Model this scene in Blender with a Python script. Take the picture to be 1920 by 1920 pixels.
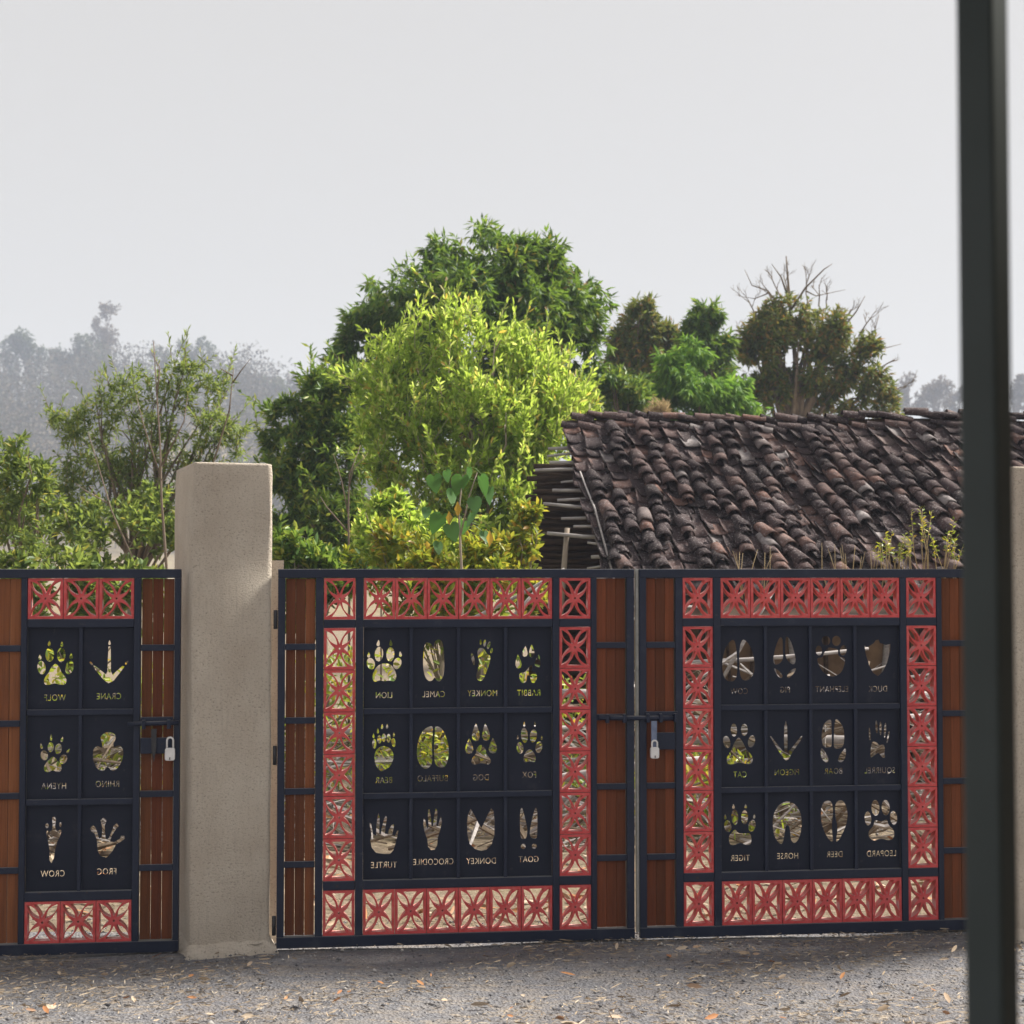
import bpy, math, random
import numpy as np
from mathutils import Matrix, Vector

for o in list(bpy.data.objects):
    bpy.data.objects.remove(o)
SC = bpy.context.scene
COL = SC.collection
R = math.radians
random.seed(7)
RNG = np.random.default_rng(11)

# ------------------------------------------------------------------ camera
EYE = 1.70
PITCH = math.atan(107 / 3000)
cam_d = bpy.data.cameras.new('camera')
cam_d.sensor_width = 36.0
cam_d.lens = 56.25
cam_d.clip_start = 0.05
cam_d.clip_end = 3000
cam_d.dof.use_dof = True
cam_d.dof.focus_distance = 8.6
cam_d.dof.aperture_fstop = 4.8
cam = bpy.data.objects.new('camera', cam_d)
cam.location = (0, 0, EYE)
cam.rotation_euler = (R(90) + PITCH, 0, 0)
COL.objects.link(cam)
SC.camera = cam

# ------------------------------------------------------------------ sky, sun, exposure
SUN_EL, SUN_AZ = R(46), R(63)            # azimuth from +Y towards +X: behind the gates, to the right
w = bpy.data.worlds.new('World')
SC.world = w
w.use_nodes = True
nt = w.node_tree
nt.nodes.clear()
out = nt.nodes.new('ShaderNodeOutputWorld')
sky = nt.nodes.new('ShaderNodeTexSky')
sky.sky_type = 'NISHITA'
sky.sun_disc = False
sky.sun_elevation = SUN_EL
sky.sun_rotation = SUN_AZ
sky.air_density = 1.0
sky.dust_density = 4.0
bg1 = nt.nodes.new('ShaderNodeBackground')
bg1.inputs['Strength'].default_value = 0.10
nt.links.new(sky.outputs[0], bg1.inputs['Color'])
bg2 = nt.nodes.new('ShaderNodeBackground')      # high thin overcast: an even pale grey
bg2.inputs['Color'].default_value = (0.86, 0.81, 0.745, 1)
bg2.inputs['Strength'].default_value = 0.372
mx = nt.nodes.new('ShaderNodeMixShader')
mx.inputs[0].default_value = 0.88
nt.links.new(bg1.outputs[0], mx.inputs[1])
nt.links.new(bg2.outputs[0], mx.inputs[2])
nt.links.new(mx.outputs[0], out.inputs['Surface'])

sun_d = bpy.data.lights.new('sun', 'SUN')
sun_d.energy = 5.0
sun_d.angle = R(15.0)
sun_d.color = (1.0, 0.95, 0.85)
sun = bpy.data.objects.new('sun', sun_d)
sv = Vector((math.sin(SUN_AZ) * math.cos(SUN_EL), math.cos(SUN_AZ) * math.cos(SUN_EL), math.sin(SUN_EL)))
sun.rotation_euler = sv.to_track_quat('Z', 'Y').to_euler()
sun.location = (20, 40, 60)
COL.objects.link(sun)

vs = SC.view_settings
vs.view_transform = 'Standard'
vs.look = 'None'
vs.exposure = 1.15
vs.gamma = 1.0
vs.use_curve_mapping = False
cy = SC.cycles
cy.use_denoising = True
cy.max_bounces = 8
cy.diffuse_bounces = 4
cy.transmission_bounces = 6
cy.volume_bounces = 3
cy.transparent_max_bounces = 8
cy.sample_clamp_indirect = 6.0
cy.volume_step_rate = 4.0

# ------------------------------------------------------------------ helpers
def at(px, py, y):
    """photo pixel -> point at distance y from the camera (y measured along the ground)"""
    a, b = (px - 960) / 3000, (960 - py) / 3000
    ry = math.cos(PITCH) - b * math.sin(PITCH)
    rz = math.sin(PITCH) + b * math.cos(PITCH)
    return Vector((a / ry * y, y, EYE + rz / ry * y))

def tag(o, label=None, cat=None, group=None, kind=None):
    if label: o['label'] = label
    if cat: o['category'] = cat
    if group: o['group'] = group
    if kind: o['kind'] = kind
    return o

def empty(name, loc=(0, 0, 0), rz=0.0, label=None, cat=None, group=None):
    o = bpy.data.objects.new(name, None)
    o.empty_display_size = 0.2
    COL.objects.link(o)
    o.location = loc
    o.rotation_euler = (0, 0, rz)
    return tag(o, label, cat, group)

def link(name, me, parent=None, mat=None):
    if mat is not None and len(me.materials) == 0:
        me.materials.append(mat)
    o = bpy.data.objects.new(name, me)
    COL.objects.link(o)
    if parent is not None:
        o.parent = parent
    return o

class MB:
    def __init__(self):
        self.v, self.f = [], []
    def add(self, v, f):
        n = len(self.v)
        self.v += [tuple(p) for p in v]
        self.f += [tuple(i + n for i in q) for q in f]
    def box(self, x0, x1, y0, y1, z0, z1):
        self.add([(x0, y0, z0), (x1, y0, z0), (x1, y1, z0), (x0, y1, z0), (x0, y0, z1), (x1, y0, z1), (x1, y1, z1), (x0, y1, z1)],
                 [(0, 3, 2, 1), (4, 5, 6, 7), (0, 1, 5, 4), (1, 2, 6, 5), (2, 3, 7, 6), (3, 0, 4, 7)])
    def tube(self, pts, rad, n=6, cap=True):
        pts = [Vector(p) for p in pts]
        if not isinstance(rad, (list, tuple)): rad = [rad] * len(pts)
        base = len(self.v)
        for i, p in enumerate(pts):
            d = (pts[min(i + 1, len(pts) - 1)] - pts[max(i - 1, 0)])
            if d.length < 1e-9: d = Vector((0, 0, 1))
            d.normalize()
            a = d.cross(Vector((0.31, 0.95, 0.07)))
            if a.length < 0.1: a = d.cross(Vector((1, 0, 0)))
            a.normalize(); b = d.cross(a)
            for k in range(n):
                t = 2 * math.pi * k / n
                q = p + (a * math.cos(t) + b * math.sin(t)) * rad[i]
                self.v.append(tuple(q))
        for i in range(len(pts) - 1):
            for k in range(n):
                k2 = (k + 1) % n
                self.f.append((base + i * n + k, base + i * n + k2, base + (i + 1) * n + k2, base + (i + 1) * n + k))
        if cap:
            self.f.append(tuple(base + k for k in range(n))[::-1])
            e = base + (len(pts) - 1) * n
            self.f.append(tuple(e + k for k in range(n)))
    def mesh(self, name, smooth=False):
        me = bpy.data.meshes.new(name)
        me.from_pydata(self.v, [], self.f)
        if smooth:
            me.polygons.foreach_set('use_smooth', [True] * len(me.polygons))
        me.update()
        return me
    def build(self, name, mat, parent=None, smooth=False, bevel=0.0):
        o = link(name, self.mesh(name, smooth), parent, mat)
        if bevel:
            m = o.modifiers.new('bevel', 'BEVEL'); m.width = bevel; m.segments = 2; m.limit_method = 'ANGLE'
        return o

def np_mesh(name, V, F):
    """V (n,3), F (m,k) with constant k"""
    me = bpy.data.meshes.new(name)
    me.vertices.add(len(V)); me.vertices.foreach_set('co', np.asarray(V, np.float32).ravel())
    m, k = F.shape
    me.loops.add(m * k); me.loops.foreach_set('vertex_index', F.astype(np.int32).ravel())
    me.polygons.add(m); me.polygons.foreach_set('loop_start', np.arange(0, m * k, k, dtype=np.int32))
    me.update(calc_edges=True)
    return me

def rgb(c): return (c[0], c[1], c[2], 1)

class NT:
    def __init__(self, name):
        self.m = bpy.data.materials.new(name); self.m.use_nodes = True
        self.t = self.m.node_tree; self.t.nodes.clear()
        self.out = self.n('ShaderNodeOutputMaterial')
    def n(self, ty, **kw):
        x = self.t.nodes.new(ty)
        for k, v in kw.items():
            if hasattr(x, k): setattr(x, k, v)
            else: x.inputs[k.replace('_', ' ')].default_value = v
        return x
    def l(self, a, b): self.t.links.new(a, b)
    def ramp(self, fac, stops, interp='LINEAR'):
        r = self.n('ShaderNodeValToRGB'); cr = r.color_ramp; cr.interpolation = interp
        while len(cr.elements) < len(stops): cr.elements.new(0.5)
        for e, (p, c) in zip(cr.elements, stops): e.position = p; e.color = rgb(c)
        self.l(fac, r.inputs[0]); return r.outputs[0]
    def noise(self, scale, detail=3, rough=0.55, vec=None, dim='3D'):
        x = self.n('ShaderNodeTexNoise'); x.inputs['Scale'].default_value = scale
        x.inputs['Detail'].default_value = detail; x.inputs['Roughness'].default_value = rough
        if vec is not None: self.l(vec, x.inputs['Vector'])
        return x.outputs['Fac']
    def coord(self, kind='Object', scale=None):
        c = self.n('ShaderNodeTexCoord').outputs[kind]
        if scale is not None:
            mp = self.n('ShaderNodeMapping'); mp.inputs['Scale'].default_value = scale
            self.l(c, mp.inputs['Vector']); c = mp.outputs[0]
        return c
    def mix(self, f, a, b, mode='MIX'):
        x = self.n('ShaderNodeMix'); x.data_type = 'RGBA'; x.blend_type = mode
        for s, v in ((x.inputs[0], f), (x.inputs[6], a), (x.inputs[7], b)):
            if hasattr(v, 'links'): self.l(v, s)
            elif isinstance(v, (tuple, list)): s.default_value = rgb(v)
            else: s.default_value = v
        return x.outputs[2]
    def bump(self, h, strength=0.3, dist=0.01):
        b = self.n('ShaderNodeBump'); b.inputs['Strength'].default_value = strength; b.inputs['Distance'].default_value = dist
        self.l(h, b.inputs['Height']); return b.outputs[0]
    def principled(self, color, rough=0.6, normal=None, spec=0.5, metal=0.0):
        p = self.n('ShaderNodeBsdfPrincipled')
        if hasattr(color, 'links'): self.l(color, p.inputs['Base Color'])
        else: p.inputs['Base Color'].default_value = rgb(color)
        if hasattr(rough, 'links'): self.l(rough, p.inputs['Roughness'])
        else: p.inputs['Roughness'].default_value = rough
        p.inputs['Specular IOR Level'].default_value = spec; p.inputs['Metallic'].default_value = metal
        if normal is not None: self.l(normal, p.inputs['Normal'])
        self.l(p.outputs[0], self.out.inputs['Surface']); return p

# ------------------------------------------------------------------ materials
def m_leaf(name, stops, trans=0.42, rough=0.45, spec=0.3, glow=None):
    k = NT(name)
    isl = k.n('ShaderNodeNewGeometry').outputs['Random Per Island']
    col = k.ramp(isl, stops)
    p = k.n('ShaderNodeBsdfPrincipled'); k.l(col, p.inputs['Base Color'])
    p.inputs['Roughness'].default_value = rough; p.inputs['Specular IOR Level'].default_value = spec
    t = k.n('ShaderNodeBsdfTranslucent')
    k.l(k.mix(0.35, col, glow or (0.30, 0.36, 0.03)), t.inputs['Color'])
    x = k.n('ShaderNodeMixShader'); x.inputs[0].default_value = trans
    k.l(p.outputs[0], x.inputs[1]); k.l(t.outputs[0], x.inputs[2]); k.l(x.outputs[0], k.out.inputs['Surface'])
    return k.m

def m_plain(name, c1, c2, scale=8, rough=0.7, bump=0.2, spec=0.4, stretch=None, dist=0.01):
    k = NT(name); v = k.coord('Object', stretch)
    n = k.noise(scale, 5, 0.6, v)
    col = k.ramp(n, [(0.3, c1), (0.7, c2)])
    k.principled(col, rough, k.bump(n, bump, dist), spec)
    return k.m

M = {}
def make_materials():
    # dark gate paint with patchy dust, and highlights painted on upward faces
    k = NT('dark_paint'); v = k.coord()
    n = k.noise(9, 6, 0.65, v); n2 = k.noise(160, 2, 0.5, v)
    col = k.ramp(n, [(0.35, (0.0085, 0.0135, 0.033)), (0.58, (0.012, 0.018, 0.041)), (0.75, (0.034, 0.040, 0.060))])
    scr = k.noise(14, 6, 0.75, k.coord('Object', (1, 1, 3)))
    col = k.mix(k.ramp(scr, [(0.62, (0, 0, 0)), (0.70, (0.55,) * 3)]), col, (0.075, 0.070, 0.070))
    rst = k.noise(21, 5, 0.7, v)
    col = k.mix(k.ramp(rst, [(0.68, (0, 0, 0)), (0.74, (0.7,) * 3)]), col, (0.075, 0.035, 0.020))
    rg = k.ramp(n, [(0.3, (0.36,) * 3), (0.8, (0.62,) * 3)])
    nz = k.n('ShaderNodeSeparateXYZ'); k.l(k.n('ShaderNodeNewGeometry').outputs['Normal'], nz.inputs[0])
    col = k.mix(k.ramp(nz.outputs[2], [(0.55, (0, 0, 0)), (0.9, (0.8,) * 3)]), col, (0.20, 0.195, 0.20))  # pale highlight put into the colour of upward faces
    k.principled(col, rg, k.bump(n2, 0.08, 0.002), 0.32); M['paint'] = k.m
    k = NT('plate_paint'); v = k.coord()
    n = k.noise(5, 6, 0.7, v)
    col = k.ramp(n, [(0.3, (0.0085, 0.012, 0.025)), (0.60, (0.013, 0.0165, 0.032)), (0.78, (0.040, 0.042, 0.054))])
    scr = k.noise(26, 6, 0.75, k.coord('Object', (1, 1, .5)))
    col = k.mix(k.ramp(scr, [(0.63, (0, 0, 0)), (0.72, (0.45,) * 3)]), col, (0.085, 0.083, 0.085))
    k.principled(col, 0.6, k.bump(k.noise(3, 2, .5, v), 0.15, 0.01), 0.22); M['plate'] = k.m
    # red block
    k = NT('red_paint'); v = k.coord('Object')
    rnd = k.n('ShaderNodeObjectInfo').outputs['Random']
    n = k.noise(26, 5, 0.65, v)
    col = k.ramp(n, [(0.25, (0.40, 0.048, 0.048)), (0.5, (0.60, 0.080, 0.078)), (0.72, (0.62, 0.19, 0.175)), (0.86, (0.50, 0.30, 0.27))])
    col = k.mix(k.ramp(rnd, [(0, (0, 0, 0)), (1, (0.35,) * 3)]), col, (0.50, 0.055, 0.070))
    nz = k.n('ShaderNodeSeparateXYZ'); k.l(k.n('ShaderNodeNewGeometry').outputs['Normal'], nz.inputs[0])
    col = k.mix(k.ramp(nz.outputs[2], [(0.3, (0, 0, 0)), (0.9, (0.6,) * 3)]), col, (0.70, 0.50, 0.46))  # light on upward faces painted in as a pale pink mix
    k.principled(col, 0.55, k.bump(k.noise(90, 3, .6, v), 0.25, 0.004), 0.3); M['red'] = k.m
    # planks
    k = NT('plank_wood'); rnd = k.n('ShaderNodeObjectInfo').outputs['Random']
    v = k.coord('Object', (28, 28, 1.3))
    n = k.noise(3.0, 7, 0.65, v)
    v2 = k.coord('Object', (1, 1, 1))
    big = k.noise(2.3, 4, 0.6, v2)
    a = k.ramp(n, [(0.25, (0.050, 0.013, 0.007)), (0.50, (0.19, 0.052, 0.021)), (0.72, (0.34, 0.115, 0.048))])
    b = k.ramp(n, [(0.25, (0.070, 0.024, 0.011)), (0.52, (0.28, 0.105, 0.042)), (0.72, (0.46, 0.21, 0.085))])
    col = k.mix(rnd, a, b)
    col = k.mix(k.ramp(big, [(0.5, (0, 0, 0)), (0.75, (0.55,) * 3)]), col, (0.085, 0.032, 0.020))
    wn = k.n('ShaderNodeTexWhiteNoise'); wn.noise_dimensions = '1D'; k.l(rnd, wn.inputs['W'])
    col = k.mix(1.0, col, k.ramp(wn.outputs['Value'], [(0, (0.48, 0.46, 0.46)), (0.5, (0.8, 0.78, 0.76)), (1, (1.15, 1.12, 1.08))]), 'MULTIPLY')
    scuff = k.noise(5.0, 5, 0.7, k.coord('Object', (20, 20, 2.2)))
    col = k.mix(k.ramp(scuff, [(0.60, (0, 0, 0)), (0.74, (0.4,) * 3)]), col, (0.34, 0.22, 0.16))
    k.principled(col, 0.6, k.bump(n, 0.6, 0.006), 0.18); M['plank'] = k.m
    # plaster pillar
    k = NT('rough_plaster'); v = k.coord('Object')
    n1 = k.noise(88, 5, 0.7, k.coord('Object', (1, 1, 1.5))); n2 = k.noise(3.5, 5, 0.6, v); n3 = k.noise(230, 2, 0.5, v)
    col = k.ramp(n2, [(0.3, (0.54, 0.465, 0.385)), (0.55, (0.62, 0.55, 0.465)), (0.75, (0.67, 0.605, 0.52))])
    col = k.mix(k.ramp(n1, [(0.33, (0.75,) * 3), (0.46, (0, 0, 0))]), col, (0.27, 0.22, 0.175))
    drip = k.noise(7, 4, 0.6, k.coord('Object', (6, 6, 0.5)))
    col = k.mix(k.ramp(drip, [(0.56, (0, 0, 0)), (0.78, (0.35,) * 3)]), col, (0.33, 0.29, 0.245))
    h = k.mix(0.3, n1, n3)
    k.principled(col, 0.95, k.bump(h, 0.9, 0.02), 0.15); M['plaster'] = k.m
    # ground sheets
    k = NT('gravel'); v = k.coord('Object')
    n1 = k.noise(55, 5, 0.7, v); n2 = k.noise(1.3, 5, 0.6, v); n3 = k.noise(7, 4, .6, v)
    vo = k.n('ShaderNodeTexVoronoi'); vo.inputs['Scale'].default_value = 75; k.l(v, vo.inputs['Vector'])
    col = k.ramp(n1, [(0.3, (0.095, 0.097, 0.110)), (0.55, (0.180, 0.180, 0.196)), (0.75, (0.275, 0.268, 0.275))])
    stn = k.noise(30, 6, 0.75, k.coord('Object', (.35, 1, 1)))
    col = k.mix(k.ramp(n3, [(0.45, (0, 0, 0)), (0.7, (0.45,) * 3)]), col, (0.26, 0.225, 0.19))
    col = k.mix(k.ramp(stn, [(0.52, (0, 0, 0)), (0.66, (0.75,) * 3)]), col, (0.36, 0.30, 0.235))
    col = k.mix(k.ramp(n2, [(0.42, (0, 0, 0)), (0.68, (0.5,) * 3)]), col, (0.16, 0.155, 0.17))
    h = k.mix(0.5, n1, vo.outputs['Distance'])
    k.principled(col, 0.95, k.bump(h, 0.9, 0.02), 0.15); M['gravel'] = k.m
    k = NT('dry_earth'); v = k.coord('Object')
    n1 = k.noise(30, 6, 0.7, v); n2 = k.noise(0.9, 5, 0.6, v)
    col = k.ramp(n1, [(0.3, (0.12, 0.09, 0.065)), (0.55, (0.235, 0.19, 0.14)), (0.75, (0.36, 0.31, 0.25))])
    col = k.mix(k.ramp(n2, [(0.5, (0, 0, 0)), (0.7, (0.6,) * 3)]), col, (0.20, 0.16, 0.09))
    k.principled(col, 0.95, k.bump(n1, 0.8, 0.03), 0.1); M['earth'] = k.m
    k = NT('terrain'); v = k.coord('Object')
    n1 = k.noise(0.6, 7, 0.7, v)
    col = k.ramp(n1, [(0.3, (0.15, 0.12, 0.075)), (0.55, (0.24, 0.19, 0.12)), (0.75, (0.20, 0.20, 0.10))])
    k.principled(col, 1.0, k.bump(n1, 0.6, 0.3), 0.05); M['terrain'] = k.m
    # litter
    k = NT('dry_litter'); isl = k.n('ShaderNodeNewGeometry').outputs['Random Per Island']
    col = k.ramp(isl, [(0.0, (0.24, 0.16, 0.10)), (0.3, (0.38, 0.29, 0.20)), (0.62, (0.46, 0.37, 0.28)), (0.80, (0.32, 0.14, 0.06)), (1.0, (0.40, 0.19, 0.08))])
    k.principled(col, 0.7, None, 0.3); M['litter'] = k.m
    k = NT('pebbles'); isl = k.n('ShaderNodeNewGeometry').outputs['Random Per Island']
    col = k.ramp(isl, [(0.0, (0.09, 0.09, 0.10)), (0.5, (0.17, 0.168, 0.178)), (0.85, (0.27, 0.26, 0.255)), (1.0, (0.42, 0.40, 0.38))])
    k.principled(col, 0.9, None, 0.2); M['pebble'] = k.m
    # tiles
    k = NT('clay_tile'); rnd = k.n('ShaderNodeNewGeometry').outputs['Random Per Island']
    v = k.coord('Object'); n = k.noise(16, 6, 0.7, v); n2 = k.noise(55, 4, 0.7, v)
    col = k.ramp(rnd, [(0.0, (0.024, 0.018, 0.020)), (0.4, (0.050, 0.036, 0.039)), (0.68, (0.085, 0.058, 0.058)), (0.86, (0.125, 0.080, 0.073)), (0.93, (0.18, 0.098, 0.078)), (0.96, (0.18, 0.16, 0.16)), (1.0, (0.32, 0.29, 0.29))])
    col = k.mix(k.ramp(n, [(0.42, (0, 0, 0)), (0.72, (0.9,) * 3)]), col, (0.058, 0.045, 0.046))
    col = k.mix(k.ramp(n2, [(0.57, (0, 0, 0)), (0.68, (0.75,) * 3)]), col, (0.32, 0.29, 0.28))
    k.principled(col, 0.92, k.bump(n2, 0.7, 0.012), 0.15); M['tile'] = k.m
    k = NT('straw_bits'); isl = k.n('ShaderNodeNewGeometry').outputs['Random Per Island']
    k.principled(k.ramp(isl, [(0.0, (0.17, 0.125, 0.085)), (0.5, (0.30, 0.235, 0.165)), (0.85, (0.42, 0.34, 0.25)), (1.0, (0.50, 0.43, 0.34))]), 0.8, None, 0.2); M['straw_bits'] = k.m
    M['bark'] = m_plain('bark', (0.10, 0.075, 0.055), (0.24, 0.19, 0.14), 14, 0.9, 0.6, 0.15, (1, 1, 0.3), 0.02)
    M['twig_bark'] = m_plain('twig_bark', (0.15, 0.11, 0.085), (0.28, 0.22, 0.17), 14, 0.85, 0.4, 0.2, (1, 1, 0.3))
    M['pale_bark'] = m_plain('pale_bark', (0.24, 0.19, 0.15), (0.42, 0.36, 0.29), 14, 0.85, 0.4, 0.2, (1, 1, 0.3))
    M['grey_wood'] = m_plain('weathered_wood', (0.22, 0.20, 0.20), (0.46, 0.43, 0.42), 9, 0.85, 0.4, 0.2, (1, 6, 6))
    M['dark_wood'] = m_plain('dark_sticks', (0.028, 0.018, 0.014), (0.085, 0.055, 0.038), 7, 0.9, 0.5, 0.15, (1, 1, 6))
    M['mud'] = m_plain('mud_wall', (0.11, 0.07, 0.045), (0.24, 0.16, 0.10), 6, 0.95, 0.5, 0.1)
    M['steel'] = m_plain('padlock_steel', (0.62, 0.60, 0.60), (0.78, 0.77, 0.77), 30, 0.35, 0.05, 0.6)
    M['blue_steel'] = m_plain('blue_grey_steel', (0.10, 0.13, 0.22), (0.19, 0.23, 0.34), 30, 0.4, 0.05, 0.5)
    M['strip'] = m_plain('galvanised_strip', (0.30, 0.30, 0.29), (0.46, 0.45, 0.43), 25, 0.5, 0.05, 0.4)
    M['post'] = m_plain('post_paint', (0.034, 0.047, 0.050), (0.048, 0.064, 0.067), 4, 0.5, 0.03, 0.4)
    M['iron'] = m_plain('dark_iron', (0.012, 0.013, 0.018), (0.03, 0.03, 0.035), 30, 0.45, 0.1, 0.5)
    # foliage
    M['mango'] = m_leaf('mango_leaf', [(0, (0.020, 0.055, 0.016)), (0.4, (0.055, 0.14, 0.026)), (0.8, (0.15, 0.28, 0.040)), (0.95, (0.26, 0.32, 0.06)), (1, (0.28, 0.14, 0.05))], 0.44, 0.52, 0.3, (0.34, 0.46, 0.03))
    M['mango_brown'] = m_leaf('mango_flush_leaf', [(0, (0.050, 0.095, 0.022)), (0.5, (0.15, 0.24, 0.040)), (0.8, (0.28, 0.27, 0.055)), (1, (0.42, 0.20, 0.06))], 0.46, 0.45, 0.4, (0.24, 0.18, 0.04))
    M['mango_young'] = m_leaf('young_mango_leaf', [(0, (0.075, 0.19, 0.034)), (0.5, (0.15, 0.31, 0.045)), (1, (0.28, 0.42, 0.060))], 0.45, 0.6, 0.25, (0.26, 0.42, 0.04))
    M['lime'] = m_leaf('lime_leaf', [(0, (0.045, 0.12, 0.022)), (0.2, (0.12, 0.25, 0.034)), (0.45, (0.26, 0.42, 0.050)), (0.75, (0.41, 0.58, 0.11)), (0.93, (0.58, 0.63, 0.24)), (1, (0.54, 0.28, 0.06))], 0.62, 0.5, 0.3, (0.80, 0.88, 0.12))
    M['mid'] = m_leaf('mid_green_leaf', [(0, (0.045, 0.11, 0.028)), (0.45, (0.10, 0.21, 0.042)), (0.8, (0.24, 0.36, 0.060)), (1, (0.42, 0.40, 0.08))], 0.46, 0.4, 0.4)
    M['olive'] = m_leaf('olive_leaf', [(0, (0.065, 0.125, 0.040)), (0.5, (0.13, 0.21, 0.056)), (0.9, (0.26, 0.34, 0.085)), (1, (0.46, 0.38, 0.08))], 0.52, 0.45, 0.35, (0.42, 0.46, 0.05))
    M['weed'] = m_leaf('weed_leaf', [(0, (0.11, 0.20, 0.030)), (0.45, (0.24, 0.33, 0.040)), (0.75, (0.42, 0.42, 0.050)), (0.92, (0.54, 0.40, 0.05)), (1, (0.48, 0.24, 0.06))], 0.45, 0.42, 0.4, (0.55, 0.52, 0.04))
    M['heart'] = m_leaf('heart_leaf', [(0, (0.045, 0.115, 0.038)), (0.6, (0.075, 0.175, 0.045)), (1, (0.19, 0.33, 0.055))], 0.28, 0.4, 0.4, (0.14, 0.36, 0.04))
    M['yellow_leaf'] = m_leaf('yellow_leaf', [(0, (0.55, 0.40, 0.05)), (1, (0.62, 0.34, 0.05))], 0.4, 0.5, 0.3, (0.6, 0.45, 0.05))
    M['far'] = m_leaf('far_leaf', [(0, (0.035, 0.055, 0.030)), (0.6, (0.060, 0.085, 0.040)), (1, (0.12, 0.11, 0.06))], 0.2, 0.7, 0.2)
    M['far_dry'] = m_leaf('far_dry_leaf', [(0, (0.12, 0.095, 0.07)), (0.6, (0.17, 0.13, 0.09)), (1, (0.22, 0.16, 0.10))], 0.15, 0.8, 0.2, (0.2, 0.15, 0.08))
    M['far_wood'] = m_leaf('far_wood_leaf', [(0, (0.05, 0.055, 0.04)), (0.6, (0.085, 0.082, 0.06)), (1, (0.14, 0.11, 0.075))], 0.15, 0.8, 0.2, (0.2, 0.15, 0.08))
    M['straw'] = m_leaf('straw', [(0, (0.30, 0.22, 0.12)), (0.6, (0.46, 0.36, 0.21)), (1, (0.52, 0.40, 0.22))], 0.3, 0.7, 0.2, (0.45, 0.35, 0.18))
make_materials()

# ------------------------------------------------------------------ setting: ground sheets and hill
def sheet(name, x0, x1, y0, y1, z, mat, nx=1, ny=1, wob=0.0):
    mb = MB()
    for j in range(ny + 1):
        for i in range(nx + 1):
            x, y = x0 + (x1 - x0) * i / nx, y0 + (y1 - y0) * j / ny
            mb.v.append((x, y, z + wob * (math.sin(x * 3.1 + y * 1.7) * .5 + math.sin(x * 7.3 - y * 5.1) * .3 + math.sin(y * 11 + x * 2.3) * .2)))
    for j in range(ny):
        for i in range(nx):
            a = j * (nx + 1) + i
            mb.f.append((a, a + 1, a + nx + 2, a + nx + 1))
    return tag(mb.build(name, mat, smooth=True), kind='structure')

GY0, GT = 7.363, 0.118
GTH = math.atan(GT)
sheet('ground', -420, 420, -30, 700, -0.05, M['terrain'])
sheet('gravel_yard', -9, 9, -8, 7.62, -0.012, M['gravel'], 90, 80, 0.010)
sheet('dry_yard', -30, 30, 7.62, 60, -0.015, M['earth'], 60, 50, 0.02)

def hill_h(x, y):
    s = lambda a, b, t: (lambda q: q * q * (3 - 2 * q))(max(0, min(1, (t - a) / (b - a))))
    left = s(8, -58, x) * 35 + max(0.0, -58 - x) * .10
    right = s(30, 110, x) * 13.0
    p = s(175, 350, y)
    return (left + right) * p + p * (2.2 * math.sin(x * .08 + y * .02) + 1.2 * math.sin(x * .21))
def make_hill():
    mb = MB(); nx, ny = 70, 40
    X = [-400 + 800 * i / nx for i in range(nx + 1)]; Y = [165 + 330 * j / ny for j in range(ny + 1)]
    for y in Y:
        for x in X: mb.v.append((x, y, hill_h(x, y) - 0.4))
    for j in range(ny):
        for i in range(nx):
            a = j * (nx + 1) + i; mb.f.append((a, a + 1, a + nx + 2, a + nx + 1))
    tag(mb.build('hill', M['terrain'], smooth=True), kind='structure')
make_hill()

# ------------------------------------------------------------------ curve and text outlines -> cut metal meshes
def ell(cx, cy, rx, ry, rot=0, n=18):
    c, s = math.cos(R(rot)), math.sin(R(rot)); r = []
    for i in range(n):
        t = 2 * math.pi * i / n; x, y = rx * math.cos(t), ry * math.sin(t)
        r.append((cx + x * c - y * s, cy + x * s + y * c))
    return r
def claw(cx, cy, wd, h, rot=0):
    c, s = math.cos(R(rot)), math.sin(R(rot))
    p = [(0, -.5), (.22, -.28), (.42, 0), (.5, .24), (.34, .44), (0, .5), (-.34, .44), (-.5, .24), (-.42, 0), (-.22, -.28)]
    return [(cx + x * wd * c - y * h * s, cy + x * wd * s + y * h * c) for x, y in p]
def blob(p, k=3):
    n = len(p); r = []
    for i in range(n):
        a, b, c, d = (Vector(p[(i + j) % n]) for j in (-1, 0, 1, 2))
        for j in range(k):
            t = j / k
            q = 0.5 * ((2 * b) + (c - a) * t + (2 * a - 5 * b + 4 * c - d) * t * t + (3 * b - a - 3 * c + d) * t ** 3)
            r.append((q.x, q.y))
    return r
E_, K_, B_ = ell, claw, blob

def cut_meshes(items):
    """items: list of (name, polys[(x,z)], y_front, y_back) -> meshes standing in the XZ plane"""
    obs = []
    for name, polys, y0, y1 in items:
        cu = bpy.data.curves.new(name, 'CURVE'); cu.dimensions = '2D'; cu.fill_mode = 'BOTH'
        cu.extrude = abs(y1 - y0) / 2
        for p in polys:
            sp = cu.splines.new('POLY'); sp.points.add(len(p) - 1)
            for i, (x, z) in enumerate(p): sp.points[i].co = (x, z, 0, 1)
            sp.use_cyclic_u = True
        ob = bpy.data.objects.new(name + '_outline', cu); COL.objects.link(ob); obs.append(ob)
    dg = bpy.context.evaluated_depsgraph_get(); dg.update()
    res = []
    for ob, (name, polys, y0, y1) in zip(obs, items):
        me = bpy.data.meshes.new_from_object(ob.evaluated_get(dg)); me.name = name
        me.transform(Matrix.Translation((0, (y0 + y1) / 2, 0)) @ Matrix.Rotation(R(90), 4, 'X'))
        me.materials.clear(); res.append(me)
    for ob in obs:
        cu = ob.data; bpy.data.objects.remove(ob); bpy.data.curves.remove(cu)
    return res

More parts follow.
